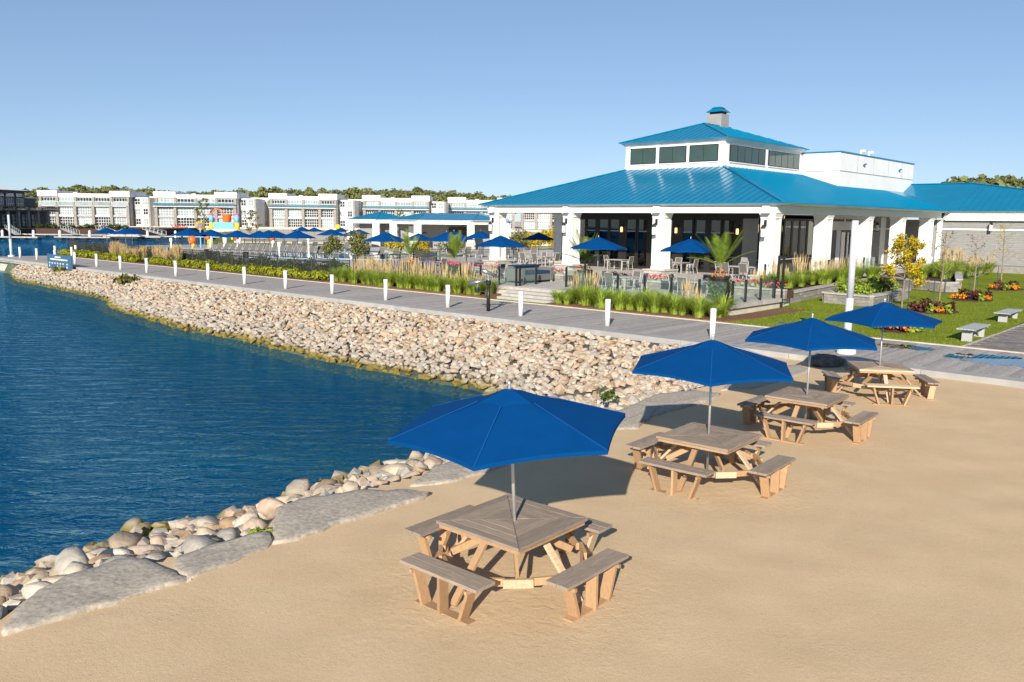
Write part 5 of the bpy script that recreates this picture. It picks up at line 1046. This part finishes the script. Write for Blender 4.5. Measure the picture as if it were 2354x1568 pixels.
small_tree(*AB(-41.5, 112), .4, 6.4, 'slender yellow-green tree left of the water play tower', 'leaf_olive', 900, 31, .25, 1.5, .22); small_tree(*AB(-34.5, 110), .4, 4.9, 'small green tree behind the water play tower', 'leaf_olive', 700, 32, .25, 1.2, .2); small_tree(*AB(-15.2, 113), .4, 5.4, 'narrow yellowing tree left of the pool pavilions', 'leaf_olive', 800, 33, .1, .7, .2)
# ================================================================== water play tower
def play():
    t = thing('water_play_tower', 'colourful water play tower with orange bucket on white legs', 'play structure', (-35.7, 103.1, .46)); Z = .46
    for x, y in ((-1.6, -.4), (0, 0), (1.6, .45)): MB().cyl((x, y, 0), (x, y, 2.0), .26, n=14).build('leg', 'white', t, True)
    MB().lathe([(.2, 1.95), (1.9, 1.97), (2.0, 2.1), (1.7, 2.25), (.2, 2.27)], 20).build('platform', 'white', t)
    for s in (-1, 1):
        x = s*1.55; MB().cyl((x, .1*s, 2.2), (x, .1*s, 3.05), .30, n=12).build('lower_post', 'yellow', t, True); MB().cyl((x, .1*s, 3.05), (x, .1*s, 3.95), .27, n=12).build('upper_post', 'skyblue', t, True); MB().lathe([(.29, 3.95), (.29, 4.1), (.18, 4.2)], 12, (x, .1*s)).build('post_cap', 'magenta', t)
    MB().box(-1.2, 1.25, -.45, -.3, 2.15, 3.1).build('panel', 'skyblue', t)
    for k in range(5): MB().box(-1.15, 1.2, -.48, -.452, 2.25+k*.17, 2.30+k*.17).build('rib', 'skyblue', t)
    MB().lathe([(.30, 3.05), (.48, 3.2), (.56, 3.95), (.62, 4.02), (.56, 4.06)], 16, (.35, 0)).build('bucket', 'orange', t, True); MB().beam((-1.5, 0, 3.65), (1.5, 0, 3.65), .12, .12).build('axle', 'magenta', t)
    MB().tube([(-1.5+.75*(1-math.cos(u)), 0, 4.1+.6*math.sin(u)) for u in np.linspace(0, PI, 10)], .07, 8).build('hoop', 'orange', t)
    for s in (-1, 1): MB().tube([(s*.75+s*.55*math.sin(u), -1.1, 2.1-1.3*(1-math.cos(u))) for u in np.linspace(0, 1.4, 8)], .14, 8).build('slide_tube', 'white' if s < 0 else 'yellow', t)
play()
t = thing('flower_spinner', 'yellow sunflower wheel left of the water play tower', 'play structure', (-38.3, 102, .46)); MB().cyl((0, 0, 0), (0, 0, 2.4), .08).build('post', 'skyblue', t)
for k in range(10): MB().beam((math.cos(k*.628)*.25, 0, 2.7+math.sin(k*.628)*.25), (math.cos(k*.628)*.55, 0, 2.7+math.sin(k*.628)*.55), .24, .08, (0, 1, 0)).build('petal', 'leaf_gold', t)
MB().cyl((0, -.1, 2.7), (0, .1, 2.7), .3, n=16).build('centre', 'lavender', t)
def spray(x, y, h, r, m1, m2, label, ball=True):
    t = thing('spray_feature', label, 'play structure', (x, y, .46)); MB().cyl((0, 0, 0), (0, 0, h), .07).build('post', m2, t)
    MB().lathe([(.02, h-r), (r*.7, h-r*.75), (r, h), (r*.7, h+r*.7), (.02, h+r)], 14).build('head', m1, t, True)
    MB().tube([(0, -.05, h-.2), (.25, -.1, h-r-.1), (.1, -.1, h-r-.3)], .07).build('nozzle', m2, t)
spray(-34.8, 90.2, 1.25, .45, 'orange', 'yellow', 'orange ball spray with yellow nozzle behind the fence'); spray(-27.5, 95, 1.5, .4, 'orange', 'white', 'orange drum spray on a white post right of the play tower'); spray(-33, 99.5, 1.4, .33, 'orange', 'white', 'small orange spray head beside the play tower leg'); spray(-36.3, 99, 1.3, .3, 'orange', 'yellow', 'small orange spray nozzle in front of the play tower'); spray(-31.5, 150, 2.2, .5, 'yellow', 'condo_grey', 'small yellow ball on a pole beyond the pool')
for i, (x, y) in enumerate([(-19.5, 79.3), (-22.3, 79.3), (-36.6, 89)]):
    t = thing('pedestal_light', ['white post with square head in front of the loungers', 'short white post among the loungers', 'white post left of the orange ball spray'][i], 'post', (x, y, .46), 0, 'white posts around the pool'); h = (1.7, 1.0, 1.1)[i]; MB().box(-.06, .06, -.06, .06, 0, h).build('post', 'white', t); MB().box(-.13, .13, -.1, .1, h, h+.35).build('head', 'white', t)
# ================================================================== pool pavilions
def pavilion(pts, ridge, label, zf=.46, ze=4.1):
    c = np.mean(pts, 0); t = thing('pool_pavilion', label, 'building', (c[0], c[1], zf), 0, 'white pool pavilions with blue roofs'); t['_o'] = (c[0], c[1], zf)
    cx, cy = c; ex = [((x-cx)*1.1+cx, (y-cy)*1.1+cy) for x, y in pts]; m = MB(); n = len(pts)
    for i in range(n):
        p, q = ex[i], ex[(i+1) % n]; rp = min(ridge, key=lambda r: (r[0]-p[0])**2+(r[1]-p[1])**2); rq = min(ridge, key=lambda r: (r[0]-q[0])**2+(r[1]-q[1])**2)
        f = [(*p, ze), (*q, ze)]+([rq] if rp == rq else [rq, rp]); m.poly(f)
    rf = m.build('roof', 'roof', t)
    for i in range(n):
        p, q = ex[i], ex[(i+1) % n]; rp = min(ridge, key=lambda r: (r[0]-p[0])**2+(r[1]-p[1])**2); rq = min(ridge, key=lambda r: (r[0]-q[0])**2+(r[1]-q[1])**2)
        MB().beam((*p, ze+.02), (rp[0], rp[1], rp[2]+.02), .2, .06).build('hip_cap', 'roof', rf)
        if i in (0, 1): seams(rf, (*p, ze), (*q, ze), rp, rq if rp != rq else rp, .6)
    m = MB().prism(ex, ze-.06, ze-.015).build('soffit', 'white', t)
    for i in range(n):
        p, q = Vector((*pts[i], 0)), Vector((*pts[(i+1) % n], 0)); MB().beam(p+Vector((0, 0, ze-.3)), q+Vector((0, 0, ze-.3)), .5, .45).build('beam', 'white', t)
        MB().prism([(p.x-.45, p.y-.45), (p.x+.45, p.y-.45), (p.x+.45, p.y+.45), (p.x-.45, p.y+.45)], zf+.9, ze-.5).build('column', 'white', t); MB().prism([(p.x-.6, p.y-.6), (p.x+.6, p.y-.6), (p.x+.6, p.y+.6), (p.x-.6, p.y+.6)], zf, zf+.9).build('pedestal', 'cap_stone', t)
    return t
P1 = [(-15.4, 107.5), (-11.9, 104.2), (-5.3, 104.5), (-.8, 108.5), (-.8, 114), (-15.4, 114)]
pa_ = pavilion(P1, [(-11.6, 109.2, 5.0), (-4.6, 109.2, 5.0)], 'long white pool pavilion with blue roof left of the clubhouse')
MB().prism([(-15, 108.6), (-1.2, 109.0), (-1.2, 113.5), (-15, 113.5)], .46, 3.7).build('room', 'siding', pa_); MB().prism([(-8.4, 108.5), (-5.2, 108.6), (-5.2, 108.74), (-8.4, 108.64)], .5, 3.2).build('doorway', 'dark', pa_); MB().prism([(-13.6, 108.4), (-12.1, 108.45), (-12.1, 108.6), (-13.6, 108.55)], .5, 3.3).build('panel', 'white', pa_)
P2 = [(-22.3, 114.3), (-18.4, 112.2), (-14.6, 116), (-18.5, 119.5)]
pb_ = pavilion(P2, [(-18.4, 115.6, 5.15)], 'small white pool pavilion with pyramid blue roof, left of the pair'); MB().prism([(-21.2, 115.2), (-18.3, 113.6), (-15.6, 116.2), (-18.4, 118.5)], .46, 3.6).build('room', 'siding', pb_)
# ================================================================== far shore
struct(MB().box(-900, -92, 281.6, 284.4, -3, .35).build('far_sea_wall', 'concrete')); struct(MB().prism([(-2500, 284.5), (-92, 284.5), (-92, 281), (-47, 140), (60, 140), (60, 2400), (-2500, 2400)], -.2, .28).build('far_shore', 'concrete'))
struct(MB().box(-330, 40, 285, 291, .2, .75).build('far_promenade', 'concrete'))
WCACHE = {}
def window(x0, x1, z0, z1, nx, nz, root, y, pane):
    w, h = round(x1-x0, 2), round(z1-z0, 2); key = (w, h, nx, nz)
    if key not in WCACHE:
        m = MB(); e = .055
        for k in range(nx+1): x = w*k/nx; m.box(max(0, x-e), min(w, x+e), -.06, .04, 0, h)
        for k in range(nz+1): z = h*k/nz; m.box(.0, w, -.058, .042, max(0, z-e), min(h, z+e))
        WCACHE[key] = (m.mesh('window', 'condo_white'), {})
    fm, panes = WCACHE[key]
    if pane not in panes: panes[pane] = MB().box(.02, w-.02, .02, .06, .02, h-.02).mesh('pane', pane)
    f = put('window', fm, root, (x0, y, z0)); put('pane', panes[pane], f); return f
def condo(xd0, xd1, Y, label, bays=4, style='A', seed=0, side=True, depth=16, zt=12.6):
    "row house block; local x along the facade, y away from the lake"
    g = random.Random(seed); x0 = (xd0-1177)/1900*Y; w = (xd1-xd0)/1900*Y; z0 = .75
    t = thing('apartment_building', label, 'building', (x0, Y, z0), 0, 'white apartment buildings across the lake'); H = zt-z0
    wall = MB().box(0, w, .5, depth, 0, H-1.5).build('wall', 'condo_white' if style != 'A' else 'condo_grey', t)
    r = .6; bw = w/bays; f3 = 7.1
    MB().box(-.2, w+.2, .3, depth, H-2.1, H-.95).build('parapet', 'condo_white', t)
    for i in (0, bays-1): MB().box(i*bw-.3, (i+1)*bw+.3, -.2, depth*.8, H-2.0, H-.0).build('raised_parapet', 'condo_white', t); MB().box(i*bw-.42, (i+1)*bw+.42, -.32, depth*.8, H-.55, H-.35).build('coping', 'condo_white', t)
    MB().box(bw*1.6, bw*1.8, 4, 6, H-1, H-.5).build('roof_unit', 'condo_white', t)
    for i in range(bays+1):
        x = min(max(i*bw, .45), w-.45)
        MB().box(x-.5, x+.5, -.55, .6, 0, f3-.2).build('pier', 'condo_stone', t); MB().box(x-.45, x+.45, .05, .62, f3-.2, H-2.1).build('pier', 'condo_stone', t)
    for i in range(bays):
        a, b = i*bw+.6, (i+1)*bw-.6; pn = lambda: g.choice(['pane_dark', 'pane_dark', 'pane_dark', 'pane_sky']) if style == 'A' else g.choice(['pane_sky', 'pane_dark'])
        window(a, b, .25, 3.0, 6, 3, wall, .36, pn()); window(a, b, 3.75, 6.35, 6, 3, wall, .36, pn()); window(a, b, f3+.1, H-2.35, 5, 2, wall, .42, pn())
        MB().box(a-.1, b+.1, -.1, .45, 3.05, 3.7).build('spandrel', 'condo_white' if i % 2 else 'condo_grey', t)
    MB().box(0, w, -.4, .45, 6.45, 7.05).build('terrace_slab', 'condo_grey', t)
    if style == 'B': MB().box(-.2, w+.2, -1.3, .4, 6.75, 6.95).build('balcony_slab', 'condo_white', t)
    y = -.45 if style == 'A' else -1.25
    for i in range(bays): MB().box(i*bw+.08, (i+1)*bw-.08, y, y+.06, 7.08, 8.1).build('balcony_glass', 'glass_blue' if style == 'B' else 'pane_sky', t)
    MB().box(0, w, y-.02, y+.08, 8.1, 8.17).build('handrail', 'condo_white', t)
    if side:
        s = MB().box(w+.01, w+6.0, 3, depth, 0, H-2.0).build('side_wing', 'condo_white', t)
        for k in (0, 1, 2):
            for j in range(2): window(w+.8+j*2.6, w+2.4+j*2.6, .6+k*3.4, 2.6+k*3.4, 2, 2, s, 2.9, 'pane_sky' if (k+j) % 2 else 'pane_dark')
        for x in (w+.35, w+5.6): MB().box(x-.35, x+.35, 2.75, 3.2, 0, H-2.0).build('pier', 'condo_stone', s)
        for z in (3.2, 6.6): MB().box(w+.7, w+5.2, 2.95, 3.0, z, z+.5).build('spandrel', 'condo_grey', s)
    return t
condo(100, 305, 286, 'grey and white apartment block across the lake, leftmost of the row', 5, 'A', 1, True)
condo(363, 548, 287, 'white apartment block with blue balconies behind the play tower', 4, 'B', 2, True); condo(624, 775, 294, 'apartment block with blue balconies left of the pool pavilions', 4, 'B', 3, True); condo(836, 985, 305, 'apartment block with blue balconies above the pool pavilion roofs', 4, 'B', 4, True); condo(1030, 1180, 322, 'farthest apartment block beside the left porch column', 4, 'B', 5, False)
condo(1195, 1330, 330, 'apartment block seen through the left porch bay', 4, 'B', 6, False)
struct(MB().box(-140, 60, 290, 300, .3, .9).build('promenade_step', 'concrete'))
for xd0, xd1, Y, lab, sd_ in [(572, 622, 300, 'recessed white apartment wing between two blocks with garage doors', 7), (318, 362, 300, 'narrow shaded apartment wing right of the leftmost block', 8), (796, 834, 310, 'plain white apartment wing left of the pavilion roofs', 9)]:
    x0 = (xd0-1177)/1900*Y; w = (xd1-xd0)/1900*Y; t = thing('apartment_wing', lab, 'building', (x0, Y, .75), 0); b = MB().box(0, w, 0, 12, 0, 9.6).build('wall', 'condo_white', t); MB().box(-.2, w+.2, -.15, 12, 9.6, 10.4).build('parapet', 'condo_white', t)
    for k in range(3):
        for j in range(2): window(w*(.12+.48*j), w*(.40+.48*j), .5+k*3.2, 2.5+k*3.2, 2, 2, b, -.02, 'pane_sky')
    for x in (.4, w/2, w-.4): MB().box(x-.35, x+.35, -.3, .0, 0, 9.6).build('pier', 'condo_stone', b)
    for z in (3, 6.2): MB().box(0, w, -.08, -.0, z, z+.4).build('spandrel', 'condo_grey', b)
# dark lakeside building at the left edge
def dark_house():
    z = .6; w = 36; W2 = 46
    t = thing('dark_lakehouse', 'dark navy two storey lakeside building at the left edge', 'building', (-140.5, 206, z), rad(82))
    wl = MB().box(0, W2-2, 4.5, 12, 0, 4.6).build('lower_wall', 'navy', t); up = MB().box(0, w, 6, 12, 4.6, 10.1).build('upper_wall', 'navy', t); MB().box(w, w+5.5, 7, 12, 4.6, 8.4).build('upper_wing', 'navy', t); MB().box(w-.3, w+5.8, 6.8, 12, 8.4, 8.75).build('wing_parapet', 'condo_white', t)
    MB().prism([(-2, 5), (w+1.2, 5), (w+1.2, 15), (-2, 15)], 10.1, 10.5).build('eave', 'navy', t); MB().prism([(-2, 5), (w+1.2, 5), (w+1.2, 15), (-2, 15)], 10.5, 11.6, [(-2, 9), (w-8, 9), (w-8, 11), (-2, 11)]).build('roof', 'condo_white', t)
    for i in range(10):
        x = 1.2+i*3.9
        if x < w-2.5: f = window(x, x+2.8, 5.2, 8.3, 4, 2, up, 5.9, 'pane_dark'); MB().box(x-.1, x+2.9, 5.75, 5.95, 8.7, 9.6).build('blind', 'glass_blue', up)
        if x < W2-5: window(x, x+2.9, .5, 3.6, 4, 3, wl, 4.4, 'pane_dark')
    MB().box(-1, W2-1.5, 2.0, 6, 4.6, 5.0).build('balcony', 'navy', t); MB().box(-1, W2-1.5, 2.0, 2.1, 5.0, 6.0).build('balcony_glass', 'glass', t)
    for i in range(11):
        x = .8+i*3.95
        if x < W2-2: MB().box(x-.35, x+.35, 2.2, 2.9, 0, 4.6).build('pillar', 'condo_stone', t)
dark_house()
struct(MB().prism([(-900, 196), (-138.2, 196), (-133, 232), (-112, 234), (-104, 250), (-104, 284), (-900, 284)], -3, .5).build('left_shore', 'soil'))
for i in range(12):
    x = -134+i*2.2; t = thing('shore_bush', f'dark bush on the bank below the navy building, {nth(i)}from the left', 'shrub', (x, 235.5+random.uniform(0, 1.5), .4), i, 'bushes below the navy building'); put('foliage', DS[i % 3], t, sc=(1.9, 1.4, 1.3*random.uniform(.7, 1.1)))
# docks, gangways, piles
def docks():
    for i, (x0, x1, y) in enumerate([(-133, -108, 190), (-107, -94, 195), (-100, -86, 204), (-92, -74, 211), (-130, -96, 219)]):
        t = thing('floating_dock', ['floating dock nearest the left edge', 'floating dock below the leftmost gangways', 'floating dock under the grey boat cover', 'floating dock reaching behind the far pool umbrellas', 'long floating dock along the far bank'][i], 'dock', ((x0+x1)/2, y, -1.3), 0, 'floating docks across the lake'); h = (x1-x0)/2
        MB().box(-h, h, -1.1, 1.1, .35, .62).build('deck', 'dock', t)
        k = -h+.6
        while k < h-.5: MB().box(k, k+1.1, -.9, .9, -.15, .345).build('float', 'black', t); k += 2.9
    for i, x in enumerate((-126, -119, -113, -108, -102, -97, -90, -84, -77)):
        t = thing('mooring_pile', f'white mooring pile at the docks, {nth(i)}from the left', 'pile', (x, 191.8+i*2.2, -2.5), 0, 'mooring piles across the lake'); MB().cyl((0, 0, 0), (0, 0, 3.0), .3, n=10).build('post', 'white', t); MB().cyl((0, 0, 1.2), (0, 0, 1.45), .42, n=10).build('collar', 'black', t); MB().lathe([(.31, 3.0), (.05, 3.25)], 10).build('cap', 'white', t)
    for i, (x, y, dx) in enumerate([(-134, 221, 12), (-122, 226, 12), (-114, 229, 12), (-103, 233, 12)]):
        t = thing('gangway', f'aluminium gangway sloping down to the docks, {nth(i)}from the left', 'gangway', (x, y, .6), 0, 'gangways across the lake'); a, b = Vector((0, 0, 0)), Vector((dx, -16, -1.2))
        MB().beam(a, b, 1.3, .14).build('deck', 'dock', t)
        for s in (-.62, .62):
            o = Vector((.7, .7, 0)).normalized()*s; MB().beam(a+o+Vector((0, 0, 1)), b+o+Vector((0, 0, 1)), .09, .09).build('handrail', 'alu', t)
            for k in range(6): p = a.lerp(b, k/5)+o; MB().beam(p, p+Vector((0, 0, 1)), .08, .08).build('baluster', 'alu', t)
    t = thing('covered_boat', 'small boat under a grey tent cover at the docks', 'boat', (-93.5, 200.5, -1.2)); MB().prism([(-4.2, -1.2), (4.2, -1.2), (4.2, 1.2), (-4.2, 1.2)], .5, 2.3, [(-.6, -.15), (1.6, -.15), (1.6, .15), (-.6, .15)]).build('cover', 'dock', t); MB().prism([(-4, -1), (3.4, -1), (4.4, 0), (3.4, 1), (-4, 1)], 0, .5).build('hull', 'black', t)
docks()
for i in range(4):
    ad = AB(-88.5+i*2.3+22-22, 279); x = (403+i*9.3-1177)/1900*281; ad = AB(x, 280.9); adirondack(ad[0], ad[1], .36, PI*.75, f'red slatted chair on the far sea wall, {nth(i)}from the left', 'chair_red', 'red chairs across the lake', 1.35)
# far wood behind everything: uncountable trees that read as one mass
def wood():
    g = np.random.default_rng(9); V = []; n = 0
    def crowns(xs, ys, zt):
        for x, y, h in zip(xs, ys, zt):
            k = 260; r = g.uniform(3.0, 5.4); d = g.normal(size=(k, 3)); d /= np.linalg.norm(d, axis=1)[:, None]; d[:, 2] = np.abs(d[:, 2])*1.0-.12*g.random(k); q = (.6+.45*g.random(k))[:, None]
            c = np.array((x, y, h-r*1.15))+d*q*np.array((r, r, r*1.2)); nr = d+g.normal(size=(k, 3))*.6; nr /= np.linalg.norm(nr, axis=1)[:, None]
            t = np.cross(nr, g.normal(size=(k, 3))); t /= np.linalg.norm(t, axis=1)[:, None]; b = np.cross(nr, t); s = g.uniform(.45, 1.0, (k, 1))
            V.append(np.stack([c-t*s, c+b*s*.7, c+t*s, c-b*s*.7], 1).reshape(-1, 3))
    N = 420; D = g.uniform(-60, 1180, N); Y = g.uniform(390, 470, N); X = (D-1177)/1900*Y; hz = 506+.0106*(D-1177)
    prof = np.interp(D, [-60, 60, 200, 300, 420, 560, 640, 760, 860, 980, 1060, 1180], [438, 436, 424, 430, 438, 436, 429, 431, 434, 432, 440, 448]); Zt = 4.2+(hz-prof)/1900*Y*.86+g.normal(size=N)*.9
    crowns(X, Y, Zt)
    N = 70; D = g.uniform(2140, 2480, N); Y = g.uniform(170, 210, N); X = (D-1177)/1900*Y; hz = 506+.0106*(D-1177); prof = np.interp(D, [2140, 2180, 2260, 2354, 2480], [430, 415, 408, 412, 410]); crowns(X, Y, 4.2+(hz-prof)/1900*Y*.95+g.normal(size=N)*.7)
    A = np.concatenate(V); F = np.arange(len(A)).reshape(-1, 4); me = bpy.data.meshes.new('far_wood'); me.from_pydata(A.tolist(), [], F.tolist()); me.materials.append(MT['wood_leaf']); o = put('far_wood', me); stuff(o); tag(o, 'green wood rising behind the buildings on the horizon', 'woods')
wood()
for o in bpy.data.objects:
    if '_o' in o.keys(): del o['_o']
